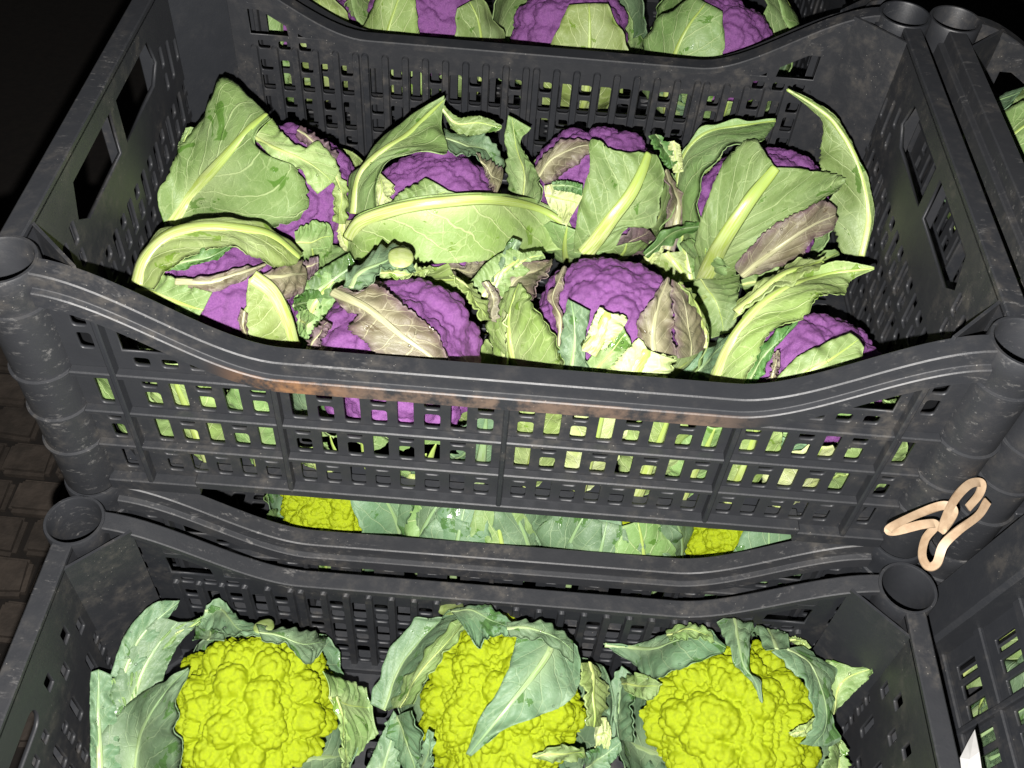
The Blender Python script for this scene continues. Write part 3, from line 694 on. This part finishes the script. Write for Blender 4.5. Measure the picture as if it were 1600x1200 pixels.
h8.leaf([(1005, 400), (1035, 432), (1055, 485)], [(1040, 395), (1065, 425), (1085, 478)], [(1075, 392), (1094, 422), (1112, 468)], 'pale', -6, rib=.003, teeth=.2)
h7.leaf([(770, 380), (800, 340), (840, 310)], [(790, 395), (825, 355), (862, 325)], [(815, 405), (850, 372), (885, 345)], 'sage', -8, rib=.003, teeth=.2)
h2.leaf([(702, 430), (722, 450), (738, 478), (752, 500)], [(708, 430), (732, 452), (750, 480), (760, 500)], [(714, 432), (742, 452), (762, 480), (768, 500)], 'pale', 9, rib=.0012)
h2.leaf([(752, 442), (762, 462), (760, 500)], [(758, 440), (770, 464), (768, 502)], [(764, 440), (780, 466), (776, 504)], 'brown', 5, rib=.001)
h2.leaf([(478, 545), (488, 520), (505, 500)], [(484, 548), (496, 524), (512, 503)], [(490, 552), (503, 530), (518, 508)], 'plum', 5, rib=.001)
# --- front, third
h3.leaf([(790, 600), (768, 545), (761, 500), (785, 465), (810, 442)], [(812, 600), (798, 540), (794, 495), (802, 465), (811, 444)], [(880, 600), (874, 545), (852, 506), (832, 472), (813, 443)], 'pale', 17, rib=.0040, teeth=.05, wave=.001, n=70)
h3.leaf([(770, 545), (764, 505), (780, 470)], [(785, 570), (778, 520), (785, 480)], [(806, 598), (792, 535), (792, 490)], 'white', 19, rib=.001, teeth=.1)
h3.leaf([(770, 470), (792, 430), (820, 412), (862, 404)], [(785, 470), (806, 440), (834, 424), (862, 412)], [(828, 474), (836, 455), (846, 436), (858, 420)], 'brown', 8, rib=.0016, teeth=.4)
h3.leaf([(868, 545), (868, 500), (857, 466), (866, 438), (880, 415)], [(873, 545), (875, 500), (864, 466), (874, 440), (882, 415)], [(880, 545), (882, 502), (872, 466), (880, 442), (884, 416)], 'brown', 8, rib=.0009)
h3.leaf([(868, 600), (874, 545), (880, 500), (887, 467)], [(890, 600), (896, 548), (898, 505), (892, 470)], [(950, 600), (915, 560), (918, 505), (922, 486)], 'blue', 14, rib=.0018, teeth=.1)
h3.leaf([(908, 548), (920, 515), (936, 480)], [(920, 550), (938, 522), (950, 488)], [(945, 545), (968, 522), (981, 500)], 'white', 17, rib=.0060, cut=True, teeth=.1, th=.004, bulge=.3)
h3.leaf([(890, 600), (925, 555), (958, 520), (975, 512)], [(915, 600), (945, 562), (970, 530), (978, 520)], [(945, 600), (968, 568), (985, 545), (984, 528)], 'sage', 15, rib=.001, teeth=.2)
h3.leaf([(930, 604), (955, 572), (978, 545), (998, 528)], [(975, 606), (992, 580), (1004, 562), (1012, 546)], [(1032, 608), (1042, 594), (1052, 578), (1058, 562)], 'white', 20, rib=.007, teeth=.5, bulge=.35, th=.004, cut=True)
h3.leaf([(1000, 535), (993, 510), (1014, 472), (1043, 432)], [(1022, 548), (1020, 515), (1030, 475), (1044, 433)], [(1058, 556), (1052, 505), (1050, 465), (1046, 434)], 'brown', 12, rib=.002, teeth=.6)
h3.leaf([(1060, 560), (1053, 510), (1050, 468), (1050, 436)], [(1080, 556), (1078, 515), (1068, 475), (1056, 440)], [(1100, 545), (1101, 520), (1085, 476), (1060, 442)], 'brown', 8, rib=.001, teeth=.3)
h3.leaf([(1096, 545), (1098, 520), (1082, 476), (1060, 442)], [(1100, 544), (1102, 520), (1087, 476), (1062, 440)], [(1105, 542), (1106, 519), (1091, 475), (1065, 440)], 'pale', 9, rib=.0022)
h3.leaf([(765, 445), (775, 420), (790, 385), (800, 372)], [(775, 450), (785, 425), (798, 395), (808, 374)], [(790, 448), (800, 428), (808, 400), (815, 378)], 'blue', 9, rib=.002)
h3.leaf([(800, 410), (815, 395), (845, 392)], [(805, 418), (822, 405), (850, 398)], [(812, 425), (830, 412), (852, 404)], 'sage', 7, rib=.001)
# --- front right
h4.leaf([(1104, 606), (1125, 553), (1150, 508), (1190, 463), (1238, 433), (1285, 412), (1322, 408), (1366, 417)], [(1112, 606), (1132, 555), (1158, 513), (1196, 471), (1240, 442), (1290, 429), (1366, 419)],
        [(1160, 606), (1188, 545), (1212, 516), (1260, 490), (1286, 468), (1320, 460), (1331, 439), (1366, 421)], 'pale', 17, rib=.0045, teeth=.5, n=100, wave=.0016)
h4.leaf([(1150, 600), (1182, 548), (1208, 520), (1250, 497)], [(1165, 602), (1192, 560), (1214, 535), (1245, 505)], [(1180, 604), (1196, 575), (1206, 550), (1238, 510)], 'deep', 12, rib=.001)
h4.leaf([(1196, 610), (1240, 562), (1272, 543), (1328, 520)], [(1225, 612), (1265, 580), (1300, 560), (1342, 530)], [(1270, 615), (1310, 590), (1346, 562), (1350, 542)], 'sage', 15, rib=.0016, teeth=.2)
h4.leaf([(1197, 605), (1206, 575), (1213, 548)], [(1202, 606), (1210, 576), (1215, 547)], [(1208, 606), (1214, 577), (1217, 548)], 'brown', 12, rib=.001, th=.002)
h4.leaf([(1045, 600), (1080, 565), (1118, 535), (1152, 514)], [(1062, 606), (1095, 574), (1128, 542), (1156, 516)], [(1108, 610), (1118, 588), (1140, 556), (1158, 520)], 'blue', 13, rib=.001, teeth=.1)
h4.leaf([(1145, 500), (1190, 465), (1235, 440), (1280, 420)], [(1150, 488), (1190, 452), (1235, 425), (1285, 408)], [(1152, 470), (1190, 440), (1230, 415), (1290, 400)], 'pale', 24, rib=.0045, cut=True, teeth=.2)
h4.leaf([(1190, 640), (1230, 610), (1280, 590), (1330, 570)], [(1195, 660), (1240, 640), (1300, 620), (1350, 600)], [(1200, 690), (1250, 680), (1310, 665), (1370, 640)], 'sage', 6, rib=.002)
h4.leaf([(1368, 650), (1380, 630), (1400, 622)], [(1375, 668), (1395, 650), (1425, 640)], [(1380, 680), (1410, 676), (1428, 672)], 'sage', 4, rib=.001)
# --- back right
h8.leaf([(1070, 440), (1058, 375), (1050, 300), (1060, 245), (1092, 204), (1142, 189), (1212, 185)], [(1078, 440), (1066, 375), (1058, 300), (1068, 248), (1096, 212), (1144, 197), (1212, 189)],
        [(1100, 430), (1090, 345), (1089, 300), (1112, 260), (1150, 226), (1188, 222), (1210, 196)], 'sage', 8, rib=.0036, cut=True, teeth=.25, n=80)
h8.leaf([(1330, 400), (1312, 392), (1300, 360), (1290, 310), (1277, 260), (1279, 236), (1284, 192), (1264, 170), (1229, 139)], [(1346, 400), (1357, 345), (1354, 300), (1341, 256), (1315, 208), (1288, 177), (1230, 140)],
        [(1352, 400), (1364, 345), (1361, 300), (1347, 253), (1321, 205), (1294, 172), (1231, 138)], 'sage', -2, rib=.0026, cut=True, teeth=.7, n=100, wave=.0016)
h8.leaf([(1086, 436), (1084, 385), (1096, 332), (1110, 296), (1142, 237), (1178, 214), (1202, 250)], [(1100, 440), (1128, 380), (1166, 320), (1212, 262)],
        [(1140, 440), (1162, 412), (1226, 362), (1289, 312), (1321, 289), (1322, 276), (1278, 266), (1226, 262)], 'sage', 14, rib=.0085, cut=True, teeth=.25, n=100, m=10, wave=.002)
h8.leaf([(1148, 420), (1152, 408), (1196, 360), (1240, 334), (1285, 311), (1308, 325)], [(1160, 432), (1210, 391), (1262, 357), (1306, 336)], [(1178, 438), (1204, 424), (1250, 408), (1265, 380), (1298, 363), (1310, 342)], 'brown', 19, rib=.0026, teeth=.6, n=70)
h8.leaf([(1158, 438), (1200, 424), (1255, 408), (1305, 390)], [(1160, 445), (1205, 434), (1258, 416), (1311, 394)], [(1162, 452), (1210, 444), (1262, 424), (1312, 398)], 'sage', 24, rib=.0015, teeth=.1)
h8.leaf([(1060, 440), (1080, 470), (1098, 520), (1108, 540)], [(1095, 436), (1115, 465), (1128, 500), (1130, 525)], [(1156, 430), (1154, 465), (1151, 498), (1150, 516)], 'sage', 17, rib=.0010, teeth=.1)
# --- back centre
h7.leaf([(896, 395), (898, 360), (910, 297), (920, 258), (923, 217), (960, 236), (998, 238)], [(915, 396), (952, 347), (988, 300), (1014, 240)], [(958, 390), (988, 352), (1024, 352), (1034, 300), (1040, 268), (1026, 242)], 'sage', 14, rib=.0070, cut=True, teeth=.15, n=80)
h7.leaf([(836, 262), (860, 229), (900, 216), (926, 222)], [(842, 275), (866, 245), (902, 230), (926, 228)], [(852, 288), (880, 273), (905, 252), (926, 236)], 'brown', 8, rib=.0014, teeth=.1)
h7.leaf([(790, 312), (792, 254), (788, 215), (794, 180)], [(818, 318), (818, 270), (806, 225), (800, 183)], [(842, 318), (848, 284), (814, 228), (830, 200)], 'sage', 6, rib=.0012, teeth=.3)
h7.leaf([(850, 290), (870, 288), (912, 302)], [(852, 305), (876, 310), (905, 318)], [(858, 322), (872, 335), (884, 354)], 'white', 14, rib=.001, teeth=.1)
h7.leaf([(862, 284), (885, 282), (910, 288)], [(863, 290), (887, 290), (910, 296)], [(866, 297), (888, 300), (908, 306)], 'deep', 18, rib=.0008)
h7.leaf([(1030, 385), (1040, 350), (1046, 310), (1036, 268)], [(1042, 390), (1056, 350), (1058, 312), (1040, 266)], [(1054, 394), (1066, 350), (1066, 310), (1044, 264)], 'brown', 6, rib=.003, cut=True)
h7.leaf([(1005, 396), (1050, 356), (1118, 344)], [(1008, 400), (1055, 363), (1121, 348)], [(1012, 404), (1060, 372), (1120, 352)], 'deep', 26, rib=.001, teeth=.05)
h7.leaf([(1014, 212), (1030, 240), (1045, 265)], [(1024, 210), (1042, 238), (1052, 262)], [(1034, 212), (1050, 236), (1058, 258)], 'deep', 2, rib=.001)
h7.leaf([(1042, 222), (1046, 245), (1052, 270)], [(1052, 220), (1056, 245), (1060, 270)], [(1062, 226), (1066, 246), (1068, 268)], 'white', 0, rib=.001)
h7.leaf([(935, 400), (965, 372), (1000, 350)], [(950, 405), (980, 382), (1015, 360)], [(970, 408), (1000, 395), (1025, 372)], 'plum', 4, rib=.001, teeth=.1)
h7.leaf([(1000, 410), (1015, 390), (1030, 372)], [(1008, 412), (1024, 392), (1040, 372)], [(1018, 414), (1034, 396), (1050, 376)], 'white', 10, rib=.002)

# ------------------------------------------------------------------ lime heads in the front crate
BC = (-.274, .270, -.5415, -.2165, -.3925)
GC = 'lime green heads in the front crate'
def HC(label, px, py, z, r, k, spin): return Head(label, at(px, py, z), r, YC[k], BC, GC, spin, (-.5, 0))
c1 = HC('lime green cauliflower with the most bare curd, left of the front three', 396, 1118, -.318, .0655, 0, .4)
c2 = HC('lime green cauliflower with a broad leaf folded across its curd', 786, 1100, -.316, .0665, 1, 1.9)
c3 = HC('lime green cauliflower with a spiky upright leaf, right of the front three', 1138, 1132, -.316, .0700, 2, 4.0)
for h in (c1, c2, c3):
    for k in range(6):
        h.wrap(k*1.047+rr.uniform(-.2, .2), 155, rr.uniform(84, 98), rr.uniform(30, 38), rr.uniform(4, 9), rr.uniform(0, 6), 'blue', rib=.004)
c1.leaf([(172, 1056), (196, 990), (238, 944), (281, 938)], [(190, 1062), (214, 1005), (246, 968), (280, 940)], [(222, 1044), (238, 1006), (262, 968), (279, 942)], 'blue', 6, rib=.0014, teeth=.1)
c1.leaf([(246, 1000), (270, 982), (300, 970), (326, 958)], [(240, 1012), (270, 992), (300, 978), (326, 960)], [(232, 1030), (262, 1010), (290, 990), (322, 964)], 'sage', 9, rib=.001, teeth=.1)
c1.leaf([(172, 1060), (190, 1058), (214, 1046)], [(180, 1085), (198, 1082), (214, 1070)], [(190, 1110), (205, 1100), (214, 1085)], 'sage', 12, rib=.001, teeth=.1)
c1.leaf([(142, 1200), (140, 1120), (142, 1050)], [(156, 1205), (154, 1120), (154, 1046)], [(190, 1200), (182, 1120), (174, 1054)], 'blue', 3, rib=.0022, teeth=.15, wave=.002)
c1.leaf([(160, 1120), (182, 1052), (212, 1000), (248, 962)], [(200, 1115), (222, 1052), (248, 1006), (278, 972)], [(245, 1100), (262, 1042), (284, 1002), (312, 972)], 'blue', 1, rib=.002, teeth=.15)
c1.leaf([(300, 1000), (312, 968), (330, 945)], [(325, 1000), (335, 972), (345, 950)], [(350, 1000), (356, 976), (362, 956)], 'blue', 1, rib=.001, teeth=.15)
c1.leaf([(134, 1240), (150, 1165), (188, 1108), (228, 1078), (262, 1062), (294, 1043)], [(205, 1240), (215, 1170), (232, 1120), (256, 1082), (293, 1045)], [(290, 1240), (280, 1160), (276, 1110), (284, 1075), (296, 1046)], 'blue', 12, rib=.0022, teeth=.15, n=70)
c1.leaf([(322, 946), (345, 936), (378, 968), (428, 974)], [(320, 955), (345, 952), (375, 982), (425, 984)], [(310, 985), (340, 985), (372, 994), (420, 994)], 'blue', 4, rib=.001, teeth=.15)
c1.leaf([(400, 975), (440, 980), (480, 985), (512, 996)], [(405, 988), (445, 996), (478, 1006), (508, 1004)], [(410, 1000), (452, 1010), (480, 1040), (506, 1012)], 'blue', 7, rib=.001, teeth=.1)
c1.leaf([(505, 1048), (540, 1062), (568, 1072), (572, 1074)], [(515, 1090), (540, 1100), (570, 1106), (582, 1104)], [(532, 1192), (552, 1186), (578, 1160), (592, 1146)], 'sage', 5, rib=.001, teeth=.15, bulge=.3)
c1.leaf([(520, 1090), (530, 1130), (536, 1200)], [(526, 1088), (536, 1130), (541, 1200)], [(533, 1090), (541, 1130), (547, 1200)], 'pale', 9, rib=.001)
c1.stub([(394, 978, 6), (408, 968, 6), (426, 966, 6), (430, 982, 6), (416, 990, 6), (398, 990, 6)], CUTG, .0015)
# middle head
c2.leaf([(578, 1100), (604, 1022), (642, 974), (690, 936), (714, 934)], [(600, 1110), (628, 1040), (665, 990), (705, 958), (724, 944)], [(640, 1100), (658, 1046), (674, 1018), (710, 985), (738, 958)], 'blue', 8, rib=.002, teeth=.1, n=70)
c2.leaf([(606, 1110), (640, 1050), (690, 990), (730, 955)], [(625, 1105), (655, 1055), (695, 1005), (735, 965)], [(645, 1100), (665, 1060), (700, 1018), (738, 970)], 'sage', 12, rib=.001, teeth=.2)
c2.leaf([(692, 942), (730, 938), (770, 950), (800, 972)], [(705, 955), (735, 954), (768, 968), (800, 982)], [(730, 985), (748, 1010), (765, 995), (796, 992)], 'blue', 13, rib=.001, teeth=.1)
c2.stub([(682, 950, 12), (696, 938, 12), (722, 938, 12), (726, 954, 12), (704, 962, 12), (686, 960, 12)], CUTG, .0015)
c2.leaf([(796, 976), (806, 985), (802, 1020), (774, 1086), (750, 1120), (728, 1178)], [(868, 985), (856, 1022), (830, 1060), (799, 1098), (758, 1148), (732, 1180)],
        [(902, 1010), (908, 1042), (905, 1072), (882, 1102), (834, 1122), (782, 1144), (736, 1182)], 'blue', 9, rib=.0026, teeth=.12, n=80, wave=.0015, cut=False)
c2.leaf([(792, 972), (830, 968), (865, 978), (895, 1000)], [(792, 982), (830, 982), (862, 992), (896, 1018)], [(796, 994), (830, 998), (860, 1008), (896, 1036)], 'blue', 14, rib=.0014, teeth=.1)
c2.leaf([(906, 1036), (912, 1080), (918, 1134)], [(922, 1036), (928, 1082), (928, 1136)], [(936, 1046), (950, 1082), (940, 1134)], 'pale', 5, rib=.003, cut=True, teeth=.7)
c2.leaf([(832, 1180), (870, 1166), (912, 1168)], [(832, 1182), (872, 1178), (914, 1176)], [(838, 1186), (876, 1192), (916, 1184)], 'sage', 11, rib=.001)
c2.leaf([(600, 1130), (620, 1180), (640, 1240)], [(620, 1120), (640, 1170), (655, 1240)], [(642, 1110), (655, 1150), (668, 1240)], 'blue', 8, rib=.0015)
c2.leaf([(555, 1240), (585, 1170), (615, 1110)], [(585, 1240), (605, 1180), (622, 1120)], [(620, 1240), (628, 1180), (630, 1120)], 'blue', 4, rib=.0015)
c2.leaf([(645, 1210), (660, 1170), (668, 1140)], [(655, 1215), (668, 1178), (672, 1142)], [(668, 1220), (676, 1185), (678, 1145)], 'blue', 11, rib=.001)
c2.leaf([(910, 1180), (935, 1165), (965, 1150)], [(915, 1200), (942, 1182), (970, 1160)], [(930, 1220), (952, 1200), (972, 1172)], 'blue', 7, rib=.001)
c2.leaf([(930, 1130), (945, 1120), (955, 1140)], [(930, 1150), (945, 1145), (955, 1155)], [(930, 1170), (942, 1170), (952, 1172)], 'white', 3, rib=.001)
# right head
c3.leaf([(943, 1004), (980, 996), (1014, 991), (1062, 978), (1100, 978), (1134, 1008)], [(945, 1006), (985, 1012), (1020, 1012), (1060, 1000), (1100, 996), (1134, 1012)], [(948, 1010), (994, 1040), (1014, 1066), (1052, 1050), (1078, 1036), (1132, 1018)], 'blue', 8, rib=.0018, teeth=.2, n=70)
c3.leaf([(1040, 985), (1075, 972), (1110, 985)], [(1042, 992), (1078, 984), (1114, 994)], [(1046, 1000), (1080, 996), (1116, 1004)], 'sage', 13, rib=.001)
c3.leaf([(952, 1150), (952, 1075), (971, 1040)], [(966, 1155), (968, 1085), (984, 1050)], [(990, 1160), (988, 1095), (1000, 1062)], 'blue', 4, rib=.0016, teeth=.1)
c3.leaf([(968, 1060), (1000, 1052), (1034, 1068)], [(972, 1068), (1004, 1072), (1030, 1072)], [(976, 1078), (1010, 1094), (1028, 1082)], 'sage', 13, rib=.001, teeth=.1)
c3.leaf([(1196, 1015), (1176, 965), (1168, 935), (1161, 904)], [(1214, 1015), (1196, 970), (1180, 940), (1162, 905)], [(1236, 1016), (1220, 965), (1196, 932), (1163, 905)], 'blue', 10, rib=.0016, teeth=.2)
c3.leaf([(1120, 972), (1134, 1000), (1148, 1036), (1176, 1066), (1190, 1098)], [(1146, 960), (1154, 1000), (1162, 1040), (1180, 1066), (1190, 1098)], [(1178, 948), (1172, 1000), (1172, 1044), (1186, 1066), (1192, 1098)], 'blue', 14, rib=.0014, teeth=.05)
c3.leaf([(1206, 1018), (1244, 1052), (1274, 1112), (1262, 1150), (1250, 1162)], [(1230, 1014), (1270, 1040), (1288, 1095), (1288, 1140), (1270, 1166)], [(1256, 1010), (1302, 1048), (1300, 1100), (1310, 1150), (1300, 1166)], 'blue', 11, rib=.0014, teeth=.15, n=70)
c3.leaf([(1298, 1120), (1286, 1060), (1290, 1030), (1330, 1042), (1378, 1038)], [(1302, 1116), (1310, 1075), (1330, 1056), (1378, 1040)], [(1306, 1112), (1322, 1096), (1340, 1078), (1380, 1042)], 'sage', 4, rib=.0012, teeth=.4)
c3.leaf([(1218, 962), (1240, 975), (1268, 1012)], [(1222, 975), (1244, 992), (1262, 1015)], [(1226, 990), (1244, 1008), (1256, 1018)], 'pale', 2, rib=.0016)
c3.leaf([(1280, 1240), (1292, 1190), (1302, 1150)], [(1300, 1240), (1310, 1190), (1314, 1155)], [(1330, 1240), (1326, 1195), (1322, 1165)], 'sage', 5, rib=.002)
c3.leaf([(1232, 1145), (1250, 1135), (1276, 1120)], [(1236, 1148), (1254, 1142), (1276, 1128)], [(1240, 1152), (1258, 1150), (1278, 1136)], 'pale', 9, rib=.0008)

# ------------------------------------------------------------------ half-hidden heads in the crates around
def fill(label, c, r, me, box, group, mats, seed, n=6, cover=.5, spin=0):
    h = Head(label, c, r, me, box, group, spin); q = random.Random(seed); a0 = q.uniform(0, 6)
    for k in range(n):
        h.wrap(a0+k*6.283/n+q.uniform(-.2, .2), 155, q.uniform(80, 96), q.uniform(32, 42), q.uniform(4, 8), q.uniform(0, 5), q.choice(mats), rib=.004)
    for k in range(int(n*cover)):
        h.wrap(a0+.5+k*6.283/max(1, int(n*cover))+q.uniform(-.4, .4), 150, q.uniform(18, 48), q.uniform(26, 40), q.uniform(10, 15), q.uniform(0, 8), q.choice(mats), rib=.004, teeth=.4, wave=.003)
    return h
sageset = ['sage', 'pale', 'sage', 'blue']; blueset = ['blue', 'sage', 'blue']
BF = (-.270, .278, .218, .546, -.2135); GF = 'purple heads behind the middle crate'
f1 = fill('purple cauliflower behind the middle crate, farthest left, seen over the rim', (-.10, .300, -.125), .060, PC[0], BF, GF, sageset, 41, 6, .7, 1)
f2 = fill('purple cauliflower behind the middle crate, second from left, seen over the rim', (.035, .298, -.122), .060, PC[1], BF, GF, sageset, 47, 6, .6, 2)
f3 = fill('purple cauliflower behind the middle crate, farthest right, seen over the rim', (.170, .300, -.125), .060, PC[2], BF, GF, sageset, 53, 6, .5, 3)
f4 = fill('purple cauliflower half hidden behind the back left corner of the middle crate', (-.215, .298, -.135), .054, PC[1], BF, GF, sageset, 58, 6, .9, 4)
BD = (.328, .874, -.160, .168, -.1935); GD = 'purple heads in the upper right crate'
fill('purple cauliflower at the right edge in the upper right crate', (.418, .105, -.100), .064, PC[0], BD, GD, sageset, 61, 7, .9, 5)
fill('purple cauliflower behind the grip holes in the upper right crate', (.400, -.060, -.130), .055, PC[2], BD, GD, sageset, 67, 7, .8, 5)
BB = (-.274, .274, -.164, .164, -.3925); GB = 'lime heads in the crate underneath'
for k, (x, y, sd, nm) in enumerate(((-.128, -.102, 71, 'leftmost'), (-.018, -.104, 73, 'second from left'), (.090, -.104, 76, 'third from left'), (.198, -.100, 79, 'rightmost'))):
    gh = fill('lime green head glimpsed in the gap under the middle crate, the %s one' % nm, (x, y, -.312), .055, YC[k % 3], BB, GB, blueset, sd, 7, (.3, 1.7, 1.7, .3)[k], 2*k)
    if k in (1, 2):
        for a in (-1.15, -1.75, -2.25): gh.wrap(a, 140, 22+6*k, 30, 13, 3, 'blue' if a < -1.5 else 'sage', rib=.004)
for k, (x, y, sd, nm) in enumerate(((-.19, .06, 83, 'left'), (0, .06, 89, 'centre'), (.19, .06, 97, 'right'))):
    fill('lime green head deep under the middle crate at the %s back' % nm, (x, y, -.318), .058, YC[k], BB, GB, blueset, sd, 6, .5, 1+k)
BE = (.3245, .870, -.537, -.211, -.3015); GE = 'lime heads behind the grid at lower right'
e1 = fill('lime green head behind the grid side at the right edge, farther back', (.390, -.285, -.233), .060, YC[0], BE, GE, blueset, 101, 7, .8, 2)
e2 = fill('lime green head behind the grid side at the right edge, nearer', (.390, -.425, -.233), .060, YC[1], BE, GE, blueset, 103, 7, .6, 1)

for h, y0, y1, z1, hw, mat in ((e1, -.225, -.228, -.06, .020, 'sage'), (e1, -.258, -.262, -.05, .022, 'blue'), (e1, -.295, -.290, -.06, .022, 'pale'), (e1, -.330, -.333, -.05, .022, 'blue'), (e2, -.368, -.364, -.06, .022, 'sage'), (e2, -.402, -.406, -.05, .022, 'blue'), (e2, -.440, -.438, -.06, .022, 'sage')):
    w0 = [(.345-.017*math.sin(1.6*t), y0+(y1-y0)*t, -.298+(z1+.200)*t) for t in (0, .25, .5, .75, 1)]; pr = (.35, .8, 1, .85, .3)
    leaf(h.root, [(x+.006*p, y-hw*p, z) for (x, y, z), p in zip(w0, pr)], w0, [(x+.006*p, y+hw*p, z) for (x, y, z), p in zip(w0, pr)], mat, rib=.0045, box=BE, n=36, m=6)
# the lower right crate leans over to the right, its contents with it
bpy.context.view_layer.update()
PV = Matrix.Translation((.3015, -.374, -.31)); TILT = PV @ Matrix.Rotation(.2, 4, 'Y') @ PV.inverted()
for o in (Ee, e1.root, e2.root): o.matrix_world = TILT @ o.matrix_world
# ------------------------------------------------------------------ rubber strap and paper
def ribbon(name, pts, wd, th, mat):
    P = resample(pts, 420); T = np.gradient(P, axis=0); T /= np.linalg.norm(T, axis=1)[:, None]; V = []; F = []
    for i in range(len(P)):
        v = CAM-P[i]; v /= np.linalg.norm(v); tw = .75*math.sin(i*.032+.8)
        sd = np.cross(T[i], v); sd /= np.linalg.norm(sd); up = np.cross(sd, T[i]); a = sd*math.cos(tw)+up*math.sin(tw); b = np.cross(T[i], a)
        for s1, s2 in ((-1, -1), (1, -1), (1, 1), (-1, 1)): V.append(P[i]+a*s1*wd/2+b*s2*th/2)
    for i in range(len(P)-1):
        for k in range(4): k2 = (k+1) % 4; F.append((i*4+k, i*4+k2, i*4+4+k2, i*4+4+k))
    F += [(0, 1, 2, 3), tuple(4*(len(P)-1)+k for k in (3, 2, 1, 0))]
    return put(name, mesh(name, V, F), mat)
st = ribbon('rubber_strap', [at(p[0], p[1], p[2]+.014) for p in ((1543, 783, -.128), (1528, 806, -.130), (1496, 830, -.134), (1474, 852, -.142), (1464, 880, -.150), (1450, 885, -.152), (1441, 868, -.148), (1446, 842, -.140), (1462, 820, -.134),
     (1440, 820, -.132), (1396, 830, -.134), (1392, 824, -.130), (1432, 804, -.126), (1474, 790, -.124), (1490, 800, -.124), (1472, 828, -.126), (1482, 798, -.118), (1498, 772, -.116), (1516, 756, -.118), (1533, 755, -.122), (1530, 772, -.126), (1512, 794, -.130))], .0054, .0011, RUBBER)
tag(st, 'loose loop of tan flat rubber strap knotted at the lower right corner', 'strap')
Pp = [at(*p) for p in ((1500, 1184, -.180), (1512, 1160, -.180), (1523, 1140, -.178), (1530, 1175, -.172), (1538, 1230, -.172), (1505, 1230, -.180))]
cpt = sum(Pp)/6+np.array([-.002, -.001, .002]); dn = np.array([-.7, -.2, .7])*.0006
Vp = Pp+[p-dn for p in Pp]+[cpt, cpt-dn]
tg = put('paper_scrap', mesh('paper', Vp, [(i, (i+1) % 6, 12) for i in range(6)]+[((i+1) % 6+6, i+6, 13) for i in range(6)]+[(i, i+6, (i+1) % 6+6, (i+1) % 6) for i in range(6)]), PAPER)
tag(tg, 'torn scrap of white paper stuck between crates at the bottom right', 'paper')
